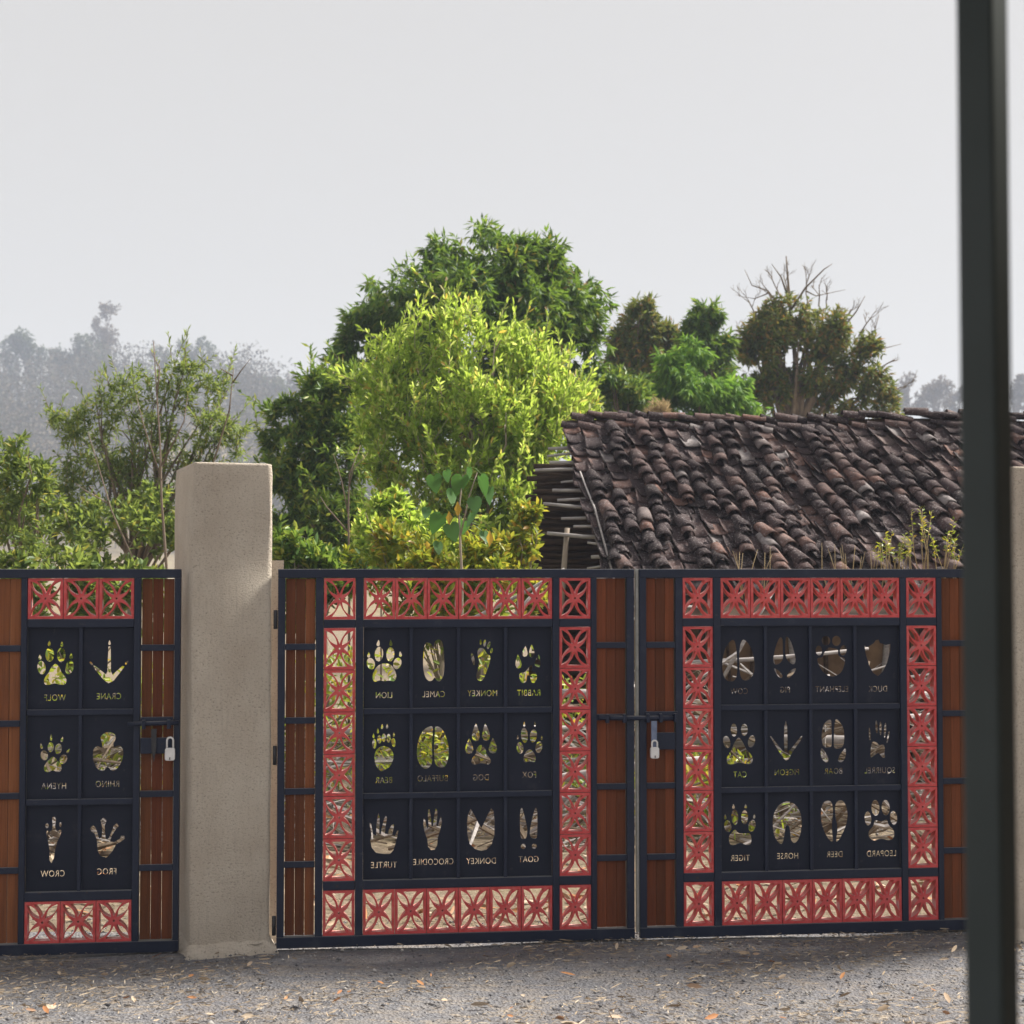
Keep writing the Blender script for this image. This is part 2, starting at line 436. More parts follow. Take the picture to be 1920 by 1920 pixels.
def word_outlines(words_, cap=0.0275):
    obs = {}
    for wd in words_:
        fc = bpy.data.curves.new(wd, 'FONT'); fc.body = wd; fc.size = cap / 0.69; fc.align_x = 'CENTER'; fc.space_character = 1.08
        ob = bpy.data.objects.new('word_outline', fc); COL.objects.link(ob); obs[wd] = ob
    dg = bpy.context.evaluated_depsgraph_get(); dg.update()
    res = {}
    for wd, ob in obs.items():
        cu = ob.to_curve(dg); polys = []
        for sp in cu.splines:
            bp = sp.bezier_points; n = len(bp); p = []
            if n == 0:
                p = [(q.co.x, q.co.y) for q in sp.points]
            for i in range(n):
                a, b = bp[i], bp[(i + 1) % n]
                st = (a.handle_right - a.co).length < 1e-6 and (b.handle_left - b.co).length < 1e-6
                for j in range(1 if st else 4):
                    t = j / 4; u = 1 - t
                    q = a.co * u ** 3 + a.handle_right * 3 * u * u * t + b.handle_left * 3 * u * t * t + b.co * t ** 3
                    p.append((q.x, q.y))
            if len(p) > 2: polys.append(p)
        ob.to_curve_clear(); res[wd] = polys
    for ob in obs.values():
        cu = ob.data; bpy.data.objects.remove(ob); bpy.data.curves.remove(cu)
    return res

# footprints: word -> (shapes, word centre), drawn in the units of one sheet per row
G1 = [
 ('wolf', [E_(443,410,72,116),E_(632,415,70,118),E_(312,620,68,112,-8),E_(768,620,68,116,12),K_(435,222,54,100),K_(640,235,50,95),K_(285,445,54,95),K_(795,435,58,95),
   B_([(540,560),(605,620),(640,700),(715,800),(705,890),(620,905),(535,880),(430,905),(365,890),(360,800),(430,700),(470,620)])], (535,1110), 0),
 ('crane', [[(1160,590),(1195,600),(1370,740),(1390,690),(1404,280),(1442,280),(1450,690),(1475,745),(1640,600),(1672,610),(1640,660),(1500,840),(1410,890),(1330,830),(1180,650)],K_(1422,215,40,85),E_(1122,555,18,34,-40,10),E_(1708,550,16,38,40,10)], (1420,1095), 0),
 ('hyena', [E_(475,440,52,80),E_(600,470,56,88,8),E_(372,572,60,84,-12),E_(682,640,62,80,25),K_(480,280,38,120),K_(660,312,42,96,15),K_(322,420,40,96,-12),K_(762,505,40,84,30),
   B_([(520,595),(580,650),(650,740),(650,820),(590,850),(510,820),(430,850),(370,810),(380,730),(450,640)])], (535,1070), 1),
 ('rhino', [B_([(1350,220),(1430,205),(1520,240),(1535,320),(1500,400),(1520,450),(1600,425),(1650,480),(1665,560),(1640,680),(1570,800),(1490,840),(1425,790),(1410,755),(1395,790),(1330,840),(1240,800),(1180,690),(1165,580),(1180,480),(1240,430),(1310,460),(1310,380),(1290,290)])], (1410,1050), 1),
 ('crow', [[(510,190),(545,170),(575,220),(560,340),(580,400),(610,420),(640,385),(665,400),(650,480),(600,580),(565,720),(545,850),(505,935),(470,880),(475,740),(450,590),(415,440),(430,400),(470,420),(510,400),(520,320)],E_(428,325,28,40,0,10),E_(645,310,20,42,0,10)], (530,1100), 2),
 ('frog', [[(1240,560),(1200,460),(1150,430),(1130,380),(1180,330),(1220,370),(1250,450),(1280,550),(1320,530),(1330,420),(1320,330),(1300,250),(1350,205),(1400,250),(1370,340),(1375,440),(1390,560),(1430,560),(1480,450),(1520,340),(1570,305),(1600,350),(1540,420),(1490,500),(1460,600),(1530,610),(1620,560),(1640,510),(1690,510),(1700,560),(1650,600),(1560,650),(1500,760),(1400,870),(1300,830),(1260,750)]], (1410,1085), 2),
]
G2 = [
 ('lion', [E_(201,228,40,70,4),E_(308,230,38,68,4),E_(125,318,38,56,-15),E_(374,318,38,56,15),K_(195,122,30,62,8),K_(312,122,30,62,-4),K_(105,233,28,56),K_(402,228,28,54,-8),B_([(250,315),(310,330),(350,380),(365,440),(345,485),(300,480),(250,485),(205,478),(165,490),(142,460),(150,400),(190,340)])],(250,615),0),
 ('camel', [B_([(655,120),(700,140),(715,185),(725,120),(755,95),(795,110),(812,200),(818,350),(808,440),(775,492),(745,480),(725,455),(705,482),(670,485),(635,440),(618,350),(620,220),(632,145)])],(718,610),0),
 ('monkey', [B_([(1150,178),(1190,182),(1225,232),(1255,255),(1245,330),(1210,430),(1185,480),(1150,490),(1122,455),(1135,380),(1145,300),(1132,220)]),E_(1163,120,10,26),E_(1202,130,13,34,5),E_(1240,150,15,38,18),E_(1267,200,12,26,15),E_(1090,280,14,62,-12)],(1182,605),0),
 ('rabbit', [K_(1588,210,56,105,6),K_(1652,205,56,125),K_(1523,305,60,138,-4),K_(1712,305,58,130,8),B_([(1540,420),(1590,405),(1640,345),(1662,360),(1650,400),(1695,420),(1702,470),(1680,512),(1648,505),(1635,455),(1610,440),(1598,500),(1560,512),(1535,470)])],(1625,605),0),
 ('bear', [E_(160,268,20,46),E_(207,228,20,40),E_(249,212,19,40),E_(294,217,19,42),E_(340,257,20,44,-8),K_(153,190,20,48),K_(193,145,20,55),K_(233,105,22,52),K_(279,102,22,48),K_(343,180,20,46),B_([(240,290),(300,308),(335,355),(338,410),(310,480),(250,520),(220,525),(180,480),(162,410),(168,350),(195,312)])],(252,610),1),
 ('buffalo', [B_([(705,112),(710,180),(702,300),(705,440),(680,495),(635,508),(590,470),(562,390),(565,290),(590,200),(640,130)]),B_([(735,115),(790,130),(835,210),(860,310),(855,420),(825,490),(780,500),(738,470),(724,400),(724,250),(730,180)])],(710,600),1),
 ('dog', [K_(1118,170,75,175),K_(1213,170,75,170,-4),K_(1055,300,78,150),K_(1280,300,80,150),B_([(1165,290),(1215,340),(1215,370),(1250,420),(1260,460),(1230,478),(1165,465),(1105,478),(1075,450),(1090,410),(1120,370),(1125,330)])],(1168,598),1),
 ('fox', [E_(1582,205,33,73,-5),E_(1668,212,34,64,5),K_(1580,98,20,52),K_(1682,98,18,54),E_(1540,325,33,56,-8),E_(1720,320,33,56,8),K_(1518,222,18,46),K_(1747,228,18,50),B_([(1632,340),(1670,370),(1690,420),(1680,460),(1630,455),(1585,462),(1572,420),(1595,365)])],(1630,580),1),
 ('turtle', [[(118,205),(132,210),(150,310),(180,325),(182,240),(190,170),(200,112),(213,150),(210,240),(208,310),(225,310),(230,260),(255,165),(270,140),(282,160),(268,240),(262,310),(290,310),(300,270),(325,225),(343,220),(345,250),(330,320),(355,335),(375,285),(388,282),(370,380),(340,470),(310,500),(255,500),(180,488),(140,440),(125,370),(135,320)]],(253,600),2),
 ('crocodile', [[(625,170),(640,180),(650,240),(662,270),(672,240),(665,150),(668,95),(678,85),(692,150),(700,250),(712,250),(725,150),(738,80),(752,95),(755,150),(745,240),(760,250),(778,180),(788,155),(797,210),(780,290),(760,350),(752,430),(730,470),(695,472),(668,440),(660,370),(635,300),(622,230)]],(710,580),2),
 ('donkey', [[(1070,88),(1110,160),(1150,240),(1170,270),(1190,240),(1230,150),(1265,88),(1285,110),(1297,200),(1295,340),(1270,430),(1220,480),(1170,490),(1110,470),(1060,420),(1040,340),(1035,220),(1045,140)]],(1172,582),2),
 ('goat', [B_([(1555,85),(1570,120),(1590,200),(1610,300),(1600,370),(1575,385),(1548,370),(1540,280),(1540,140)]),B_([(1690,88),(1705,130),(1705,290),(1700,370),(1672,385),(1640,365),(1633,310),(1650,220),(1672,130)]),E_(1570,455,24,24),E_(1675,455,24,24)],(1622,575),2),
]
G3 = [
 ('cow', [B_([(190,100),(215,150),(228,280),(228,430),(205,500),(160,515),(110,490),(85,420),(82,310),(105,200),(145,130)]),B_([(275,105),(315,110),(360,170),(395,280),(400,400),(375,470),(330,505),(280,495),(255,430),(248,300),(255,180)])],(248,610),0),
 ('pig', [B_([(655,80),(682,100),(685,220),(685,290),(650,340),(605,348),(588,310),(600,220),(625,140)]),B_([(715,85),(740,78),(770,130),(795,210),(812,300),(800,345),(765,340),(720,290),(708,200)]),B_([(595,390),(640,410),(680,460),(665,485),(630,460)]),B_([(812,390),(800,430),(760,475),(735,485),(725,460),(760,410)])],(705,600),0),
 ('elephant', [E_(1118,113,44,48,-10),E_(1223,116,44,52),E_(1046,212,33,50,-5),E_(1292,212,34,53,10),B_([(1098,235),(1140,184),(1200,192),(1238,205),(1245,268),(1305,292),(1298,370),(1260,440),(1180,475),(1100,440),(1045,360),(1030,292),(1080,278)])],(1175,598),0),
 ('duck', [[(1505,165),(1540,180),(1600,140),(1620,110),(1650,105),(1665,140),(1720,160),(1770,150),(1765,230),(1735,340),(1690,430),(1640,475),(1590,440),(1550,360),(1520,260)]],(1640,600),0),
 ('cat', [E_(193,200,32,66,-3),E_(297,198,34,60),E_(122,318,35,62,-12),E_(367,315,35,62,12),B_([(240,275),(280,320),(318,395),(375,465),(370,530),(320,540),(250,525),(180,540),(130,530),(122,470),(165,400),(200,320)])],(252,640),1),
 ('pigeon', [[(550,265),(565,268),(640,370),(695,430),(690,300),(695,170),(710,110),(724,170),(726,300),(724,430),(780,370),(860,270),(875,268),(860,310),(780,420),(735,500),(710,510),(685,490),(620,390)]],(718,625),1),
 ('boar', [B_([(1160,108),(1168,200),(1170,350),(1150,382),(1090,378),(1068,310),(1072,220),(1100,140)]),B_([(1210,105),(1250,130),(1290,210),(1295,320),(1275,382),(1225,398),(1190,370),(1195,200)]),B_([(1065,395),(1090,412),(1125,470),(1135,520),(1110,535),(1070,500),(1055,440)]),B_([(1302,398),(1312,430),(1300,500),(1265,535),(1230,520),(1245,470),(1278,422)])],(1185,620),1),
 ('squirrel', [E_(1622,185,12,66,-3),E_(1662,200,12,70),E_(1708,220,12,76,4),E_(1552,255,9,66,-3),E_(1738,290,9,62,12),B_([(1580,336),(1620,340),(1650,368),(1690,365),(1705,400),(1700,450),(1705,490),(1680,495),(1640,450),(1600,470),(1562,490),(1560,420),(1568,365)])],(1652,620),1),
 ('tiger', [E_(198,212,34,76,-3),E_(295,215,34,70),E_(128,300,36,60,-10),E_(368,300,36,60,10),K_(185,105,28,50),K_(305,107,28,52),K_(103,205,26,58),K_(390,205,24,52),B_([(200,335),(240,372),(340,378),(360,420),(355,480),(310,490),(250,470),(180,490),(145,470),(140,400),(165,368)])],(250,615),2),
 ('horse', [B_([(720,65),(790,90),(840,160),(862,250),(855,370),(825,450),(790,480),(755,450),(745,360),(735,310),(705,310),(690,400),(670,480),(640,480),(600,430),(575,330),(580,210),(620,120),(670,80)])],(722,605),2),
 ('deer', [B_([(1110,65),(1160,80),(1178,170),(1165,300),(1170,400),(1172,470),(1140,460),(1090,380),(1060,280),(1055,170),(1075,95)]),B_([(1240,62),(1290,85),(1322,180),(1310,300),(1260,420),(1220,472),(1205,460),(1220,340),(1200,220),(1200,110)])],(1192,598),2),
 ('leopard', [E_(1605,145,42,80,-3),E_(1708,145,42,78,-3),E_(1528,250,35,70,-5),E_(1787,248,37,70,-6),B_([(1600,268),(1660,282),(1718,266),(1738,318),(1790,380),(1785,450),(1740,472),(1660,455),(1590,472),(1540,440),(1535,380),(1580,325)])],(1662,600),2),
]
# sheet scales: (unit per photo pixel, x origin, y origin per row, s = a + x/kx, z = c - y/kz)
SH1 = (8.727, 40, (1180, 1350, 1510), -2.162 - 50 / 432.2, 432.2, 1.065 + 1335 / 424, 424)
SH2 = (5.053, 670, (1180, 1340, 1500), -0.679 - 681 / 409.7, 409.7, 1.055 + 1332 / 413.6, 413.6)
SH3 = (5.333, 1340, (1180, 1330, 1490), 0.969 - 1347.5 / 389.3, 389.3, 1.063 + 1322 / 402, 402)
S0 = {1: -2.366, 2: -1.064, 3: 0.591}
WORDS = word_outlines([g[0].upper() for g in G1 + G2 + G3])

def glyph_polys(g, sh, s0, cell):
    u, ox, oys, a, kx, c, kz = sh
    name, shapes, wc, row = g
    X = lambda x: a + (ox + x / u) / kx - s0
    Z = lambda y: c - (oys[row] + y / u) / kz
    x0, x1, z0, z1 = cell
    polys = [[(x0, z0), (x1, z0), (x1, z1), (x0, z1)]]
    for sp in shapes: polys.append([(X(x), Z(y)) for x, y in sp])
    wx, wz = X(wc[0]), Z(wc[1])
    wp = WORDS[name.upper()]
    half = max(abs(x) for p in wp for x, _ in p)
    lim = min((x1 - x0) / 2 - .016, half * 0.80)
    q = lim / half
    wx = min(max(wx, x0 + .012 + lim), x1 - .012 - lim)
    for p in wp:                               # read from behind the gates the words run mirrored
        polys.append([(wx - x * q, wz + z - 0.0145) for x, z in p])
    return polys

# ------------------------------------------------------------------ gates
def block_polys():
    W_, H_ = 0.144, 0.190
    hx, hz = W_ / 2, H_ / 2
    P = [[(-hx + .0008, -hz + .0008), (hx - .0008, -hz + .0008), (hx - .0008, hz - .0008), (-hx + .0008, hz - .0008)]]
    def lens(sx, sz):
        a, b = Vector((.15 * hx, .17 * hz)), Vector((.86 * hx, .86 * hz))
        d = b - a; n = Vector((-d.y, d.x)).normalized(); r = []
        for i in range(11):
            t = i / 10; r.append(a + d * t + n * 0.0145 * math.sin(math.pi * t) ** .9)
        for i in range(1, 10):
            t = 1 - i / 10; r.append(a + d * t - n * 0.0145 * math.sin(math.pi * t) ** .9)
        return [(p.x * sx, p.y * sz) for p in r]
    for sx in (-1, 1):
        for sz in (-1, 1):
            P.append(lens(sx, sz))
    def tri(vert, sg):
        # corner points then concave sides running back to the tip beside the centre
        if vert: A, Bp, T = Vector((-.50 * hx, .87 * hz)), Vector((.50 * hx, .87 * hz)), Vector((0, .22 * hz))
        else:    A, Bp, T = Vector((.82 * hx, -.56 * hz)), Vector((.82 * hx, .56 * hz)), Vector((.26 * hx, 0))
        r = [A]
        c = Vector((0, .5 * hz)) if vert else Vector((.55 * hx, 0))
        for p, q in ((Bp, T), (T, A)):
            for i in range(6):
                t = i / 6; m = p.lerp(q, t)
                m = m.lerp(c, 0.27 * math.sin(math.pi * t)) if 0 < t < 1 else m
                r.append(m)
        return [(p.x * (1 if vert else sg), p.y * (sg if vert else 1)) for p in r]
    for v_ in (True, False):
        for sg in (-1, 1): P.append(tri(v_, sg))
    P.append(ell(0, 0, .0045, .0055, 0, 8))
    return P

def cells(x0, x1, zs, n, gap):
    wd = (x1 - x0) / n
    return [[(x0 + wd * i + (0 if i == 0 else gap / 2), x0 + wd * (i + 1) - (0 if i == n - 1 else gap / 2), zs[r + 1], zs[r]) for i in range(n)] for r in range(3)]

Z_BOT, Z_TOP = 0.003, 1.700
ZS_BIG = (1.434, 1.055, 0.673, 0.296)
ZS_SM = (1.441, 1.065, 0.669, 0.277)
TPL = dict(w=1.630, stl=[(0, .033), (.169, .205), (.349, .385), (1.249, 1.281), (1.428, 1.455), (1.594, 1.630)],
           boards=[(.033, .169), (1.455, 1.594)], panel=(.385, 1.249), n=4, zs=ZS_BIG, side=[(.205, .349), (1.281, 1.428)])
TPS = dict(w=.872, stl=[(0, .028), (.177, .204), (.667, .697), (.844, .872)],
           boards=[(.028, .177), (.697, .844)], panel=(.204, .667), n=2, zs=ZS_SM, side=[])

def plan_plates():
    items, keys = [], []
    for gi, G, sh, tp in ((1, G1, SH1, TPS), (2, G2, SH2, TPL), (3, G3, SH3, TPL)):
        cl = cells(tp['panel'][0], tp['panel'][1], tp['zs'], tp['n'], 0.0)
        cnt = [0, 0, 0]
        for g in G:
            r = g[3]; cell = cl[r][cnt[r]]; cnt[r] += 1
            c2 = (cell[0] + .0005, cell[1] - .0005, cell[2] + .0005, cell[3] - .0005)
            items.append(('footprint_plate', glyph_polys(g, sh, S0[gi], c2), 0.006, 0.009)); keys.append((gi, g[0]))
    items.append(('red_block', block_polys(), -0.014, 0.034))
    ms = cut_meshes(items)
    for m in ms[:-1]: m.materials.append(M['plate'])
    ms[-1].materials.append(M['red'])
    return dict(zip(keys, ms[:-1])), ms[-1]
PLATES, BLOCK = plan_plates()

def plank_mesh(wd, h, seed):
    r = random.Random(seed); mb = MB(); n = 6
    t = .013
    for i in range(n + 1):
        z = h * i / n; a = r.uniform(-.0006, .0006); b = r.uniform(-.0006, .0006); d = r.uniform(-.0012, .0012)
        mb.v += [(a, d, z), (.003 + a, d - .002, z), (wd - .003 + b, d - .002, z), (wd + b, d, z), (wd + b, d + t, z), (a, d + t, z)]
    for i in range(n):
        for k in range(6):
            a = i * 6 + k; b = i * 6 + (k + 1) % 6
            mb.f.append((a, b, b + 6, a + 6))
    mb.f.append((5, 4, 3, 2, 1, 0)); e = n * 6; mb.f.append((e, e + 1, e + 2, e + 3, e + 4, e + 5))
    return mb.mesh('plank')
PLANKS = [plank_mesh(1.0, 1.60, s) for s in range(5)]

def gate(gi, tp, G, name, label, group):
    s0 = S0[gi]
    root = empty(name, (s0 * math.cos(GTH), GY0 + s0 * math.sin(GTH), 0), GTH, label, 'gate', group)
    def bx(nm, x0, x1, y0, y1, z0, z1, mat=None, bev=.0025):
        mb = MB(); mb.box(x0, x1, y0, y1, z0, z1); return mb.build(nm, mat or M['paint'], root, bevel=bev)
    W_ = tp['w']; zs = tp['zs']; st = tp['stl']
    # outer frame: full-width rails, stiles between them
    bx('rail', 0, W_, -.022, .022, 1.660, Z_TOP); bx('rail', 0, W_, -.022, .022, Z_BOT, .052)
    for i, (a, b) in enumerate(st):
        bx('stile', a + (.0006 if i else 0), b - .0006, -.0205, .0205, .052, 1.660)
    # inner rails between board columns
    xin = (st[1][1], st[-2][0])
    segs = []
    x = xin[0]
    for a, b in st[2:-2]:
        segs.append((x, a)); x = b
    segs.append((x, xin[1]))
    zr = ((zs[0], zs[0] + .037), (zs[3] - .040, zs[3]))
    for a, b in segs:
        for z0, z1 in zr: bx('rail', a, b, -.018, .018, z0, z1)
    # red blocks
    blocks = []
    top, bot = (zs[0] + .037, 1.660), (.052, zs[3] - .040)
    p0, p1 = tp['panel']; nb = 6 if tp['n'] == 4 else 3
    for z0, z1 in (top, bot):
        for i in range(nb):
            wd = (p1 - p0) / nb; blocks.append((p0 + wd * i, p0 + wd * (i + 1), z0, z1))
        for a, b in tp['side']: blocks.append((a, b, z0, z1))
    for a, b in tp['side']:
        h = (zs[0] - zs[3]) / 6
        for i in range(6): blocks.append((a, b, zs[3] + h * i, zs[3] + h * (i + 1)))
    for a, b, z0, z1 in blocks:
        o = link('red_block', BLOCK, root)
        o.location = ((a + b) / 2, random.uniform(-.0015, .0015), (z0 + z1) / 2)
        o.scale = ((b - a - .0012) / .144, 1, (z1 - z0 - .0012) / .190)
        o.rotation_euler = (0, R(random.uniform(-.25, .25)), 0)
    # plates and the bars between them
    for g in G:
        o = link('footprint_plate', PLATES[(gi, g[0])], root)
        o['label'] = 'dark plate cut through with %s footprint and its name in mirrored letters' % g[0]
    for zz in zs[1:3]:
        bx('crossbar', p0, p1, -.013, .004, zz - .013, zz + .013)
    n = tp['n']
    for i in range(1, n):
        xx = p0 + (p1 - p0) * i / n
        for r in range(3):
            bx('mullion', xx - .008, xx + .008, -.009, .004, zs[r + 1] + (.013 if r < 2 else 0), zs[r] - (.013 if r > 0 else 0), bev=.002)
    # planks
    rr = random.Random(gi * 10)
    for a, b in tp['boards']:
        gap = .0016 if gi > 1 else .0028
        wd = (b - a - .004) / 3
        for i in range(3):
            o = link('plank', PLANKS[rr.randrange(5)], root, M['plank'])
            o.location = (a + .002 + wd * i + gap / 2, .002 + rr.uniform(-.001, .001), .056)
            o.scale = (wd - gap, 1, 1)
        for zz in (1.349, 1.018, .700, .374):
            bx('crossbar', a, b, -.017, -.002, zz - .014, zz + .014)
    return root, bx

gate1, bx1 = gate(1, TPS, G1, 'side_gate', 'narrow dark gate with six footprint plates ending at the rough plaster pillar', 'dark metal gates with red lattice blocks')
gate2, bx2 = gate(2, TPL, G2, 'gate_leaf', 'wide gate leaf with lion, camel and monkey footprint plates hinged on the plaster pillar', 'dark metal gates with red lattice blocks')
gate3, bx3 = gate(3, TPL, G3, 'gate_leaf', 'wide gate leaf with elephant, duck and pig footprint plates carrying the sliding bolt', 'dark metal gates with red lattice blocks')

def gate_hardware():
    # pale strip on the meeting edge of the bolt-carrying leaf
    bx3('meeting_strip', -.013, -.001, -.006, .030, .03, 1.70, M['strip'], .001)
    # sliding bolt across both leaves
    mb = MB(); mb.tube([(-.19, -.034, 1.017), (.175, -.034, 1.012)], .011, 10); mb.build('sliding_bolt', M['paint'], gate3, True)
    for x in (.035, .095, .165):
        bx3('bolt_bracket', x - .008, x + .008, -.049, -.0185, .994, 1.034, M['paint'])
    bx3('bolt_sleeve', .025, .178, -.0295, -.0185, 1.000, 1.043, M['paint'])
    bx3('lock_plate', .075, .166, -.031, -.0185, .868, .946, M['paint'])
    for x in (1.50, 1.58):
        bx2('bolt_bracket', x - .008, x + .008, -.049, -.0185, .994, 1.034, M['paint'])
    mb = MB(); mb.box(.047, .073, -.057, -.049, .872, 1.002); mb.box(.049, .071, -.0589, -.0571, .905, .945)
    mb.build('hasp', M['blue_steel'], gate3, bevel=.002)
    # hinges on the pillar side
    for z in (.06, .82, 1.43):
        mb = MB(); mb.tube([(-.011, -.004, z), (-.011, -.004, z + .085)], .0095, 10); mb.build('hinge', M['iron'], gate2, True)
    # side gate bolt and staple plate
    mb = MB(); mb.tube([(.645, -.034, 1.012), (.868, -.034, 1.017)], .010, 10); mb.build('sliding_bolt', M['paint'], gate1, True)
    bx1('bolt_sleeve', .70, .842, -.0295, -.0175, 1.006, 1.042, M['paint'])
    for x in (.715, .825): bx1('bolt_bracket', x - .008, x + .008, -.047, -.0185, .990, 1.030, M['paint'])
    bx1('lock_plate', .70, .838, -.031, -.018, .880, .950, M['paint'])
    mb = MB(); mb.add([(.748, -.033, .99), (.772, -.033, .99), (.770, -.033, .90), (.760, -.035, .845), (.750, -.033, .90), (.748, -.042, .99), (.772, -.042, .99), (.770, -.042, .90), (.760, -.040, .845), (.750, -.042, .90)],
        [(0, 1, 2, 3, 4), (9, 8, 7, 6, 5), (0, 5, 6, 1), (1, 6, 7, 2), (2, 7, 8, 3), (3, 8, 9, 4), (4, 9, 5, 0)])
    mb.build('hasp', M['iron'], gate1)
gate_hardware()

def padlock(parent_gate, x, y, z, wd, h, label, shackle_h):
    mw = Matrix.Translation(parent_gate.location) @ Matrix.Rotation(GTH, 4, 'Z')
    root = empty('padlock', mw @ Vector((x, y, z)), GTH, label, 'padlock')
    mb = MB()
    n = 16; prof = []
    for i in range(n):
        t = 2 * math.pi * i / n
        cx, sz = math.cos(t), math.sin(t)
        px = math.copysign(abs(cx) ** .35, cx) * wd / 2; pz = math.copysign(abs(sz) ** .35, sz) * h / 2
        prof.append((px, pz))
    for yy, k in ((-.011, .90), (-.008, 1), (.008, 1), (.011, .90)):
        mb.v += [(a * k, yy, b * k) for a, b in prof]
    for j in range(3):
        for i in range(n):
            a = j * n + i; b = j * n + (i + 1) % n; mb.f.append((a, b, b + n, a + n))
    mb.f.append(tuple(range(n))); mb.f.append(tuple(3 * n + i for i in range(n))[::-1])
    body = mb.build('lock_body', M['steel'], root)
    mb = MB(); mb.box(-.002, .002, -.0128, -.0112, -h * .42, -h * .22); mb.build('keyhole', M['iron'], body)
    mb = MB(); q = wd * .31
    pts = [(-q, 0, h * .35)] + [(-q * math.cos(math.pi * i / 8), 0, h / 2 + shackle_h - q + q * math.sin(math.pi * i / 8)) for i in range(9)] + [(q, 0, h * .35)]
    mb.tube(pts, .0042, 8); mb.build('shackle', M['steel'], root, True)
padlock(gate1, .833, -.060, .880, .044, .056, 'pale padlock hanging by a thin shackle on the narrow side gate', .046)
padlock(gate3, .060, -.066, .858, .040, .052, 'pale padlock under the blue grey hasp where the two wide leaves meet', .030)

# ------------------------------------------------------------------ pillars and porch post
def pillar(x, y, rot, wd, dp, h, label, skirt):
    root = empty('plaster_pillar', (x, y, 0), rot, label, 'pillar', 'rough plaster gate pillars')
    mb = MB(); r = .024; nz = 44; r_ = random.Random(3)
    prof = []
    for cx, cy_, a0 in ((wd - r, r, -90), (wd - r, dp - r, 0), (r, dp - r, 90), (r, r, 180)):
        for i in range(5):
            a = R(a0 + 22.5 * i); prof.append((cx + r * math.cos(a), cy_ + r * math.sin(a)))
    n = len(prof); zl = [h * i / nz for i in range(nz)] + [h - .010, h - .002]
    zl = sorted(set([z for z in zl if z < h - .012] + [h - .012, h - .004, h]))
    ph = [r_.uniform(0, 6) for _ in range(8)]
    for z in zl:
        ins = 0 if z < h - .013 else (.003 if z < h - .003 else .011)
        for i, (a, b) in enumerate(prof):
            wv = .0022 * math.sin(z * 5 + ph[i % 8]) + .0016 * math.sin(z * 13 + i)
            ta = (a - wd / 2) * (1 - ins / (wd / 2)) + wd / 2; tb = (b - dp / 2) * (1 - ins / (dp / 2)) + dp / 2
            mb.v.append((ta + wv * (1 if a > wd / 2 else -1) * .6, tb + wv * (1 if b > dp / 2 else -1), z + .004 * math.sin(a * 9 + b * 7) * (z > h - .1)))
    for j in range(len(zl) - 1):
        for i in range(n):
            a = j * n + i; b = j * n + (i + 1) % n; mb.f.append((a, b, b + n, a + n))
    mb.f.append(tuple((len(zl) - 1) * n + i for i in range(n)))
    mb.build('shaft', M['plaster'], root, True)
    if skirt:
        mb = MB(); m = 40
        for ring, (off, z) in enumerate(((-.004, .050), (.012, .032), (.028, .012), (.050, -.02))):
            for i in range(m):
                t = i / m * 4; sd = int(t); f = t - sd
                cs = [(0, 0), (wd, 0), (wd, dp), (0, dp)]; a = Vector(cs[sd]); b = Vector(cs[(sd + 1) % 4]); p = a.lerp(b, f)
                c = Vector((wd / 2, dp / 2)); d = (p - c).normalized()
                p = p + d * (off + r_.uniform(-.010, .012) * (ring > 0) * (1 + off * 12))
                mb.v.append((p.x, p.y, z + r_.uniform(-.008, .010) * (ring < 3)))
        for j in range(3):
            for i in range(m):
                a = j * m + i; b = j * m + (i + 1) % m; mb.f.append((a, a + m, b + m, b))
        mb.build('plaster_skirt', M['plaster'], root, True)
        mb = MB(); mb.box(wd - .05, wd + .075, .115, .17, 0, 1.74); mb.build('jamb', M['plaster'], root)
pillar(-1.418, 7.10, R(20), .36, .57, 2.176, 'rough beige plaster pillar standing between the narrow side gate and the wide leaf', True)
pillar(2.315, 7.42, R(12), .36, .45, 2.176, 'rough beige plaster pillar mostly hidden behind the dark porch post', True)

def porch_post():
    root = empty('porch', (0, 0, 0), 0, 'slim dark square steel post of a porch standing close in front of the gates', 'porch')
    pivot = Matrix.Translation((.535, 1.80, 0)) @ Matrix.Rotation(R(-41.5), 4, 'Z')
    mb = MB(); s = .0437 / 2
    r = .004; prof = []
    for cx, cy_, a0 in ((s - r, -s + r, -90), (s - r, s - r, 0), (-s + r, s - r, 90), (-s + r, -s + r, 180)):
        for i in range(4): a = R(a0 + 30 * i); prof.append((cx + r * math.cos(a), cy_ + r * math.sin(a)))
    for z in (.0, 2.86):
        mb.v += [(a, b, z) for a, b in prof]
    m = len(prof)
    for i in range(m): mb.f.append((i, (i + 1) % m, (i + 1) % m + m, i + m))
    mb.f.append(tuple(m + i for i in range(m)))
    mb.build('post', M['post'], root).matrix_local = pivot
    mb = MB(); mb.box(-.07, .07, -.07, .07, 0, .008); mb.build('base_plate', M['post'], root, bevel=.002).matrix_local = pivot
    mb = MB(); mb.box(-.6, 1.597, -2.2, 1.90, 2.86, 2.93); mb.build('roof', M['post'], root)  # unseen roof, added over the post to shade it
    mb = MB(); mb.box(1.60, 1.72, -3.0, 2.95, 0, 3.4); mb.build('wall', M['plaster'], root)  # unseen wall, added and sized to keep sun off the post
porch_post()

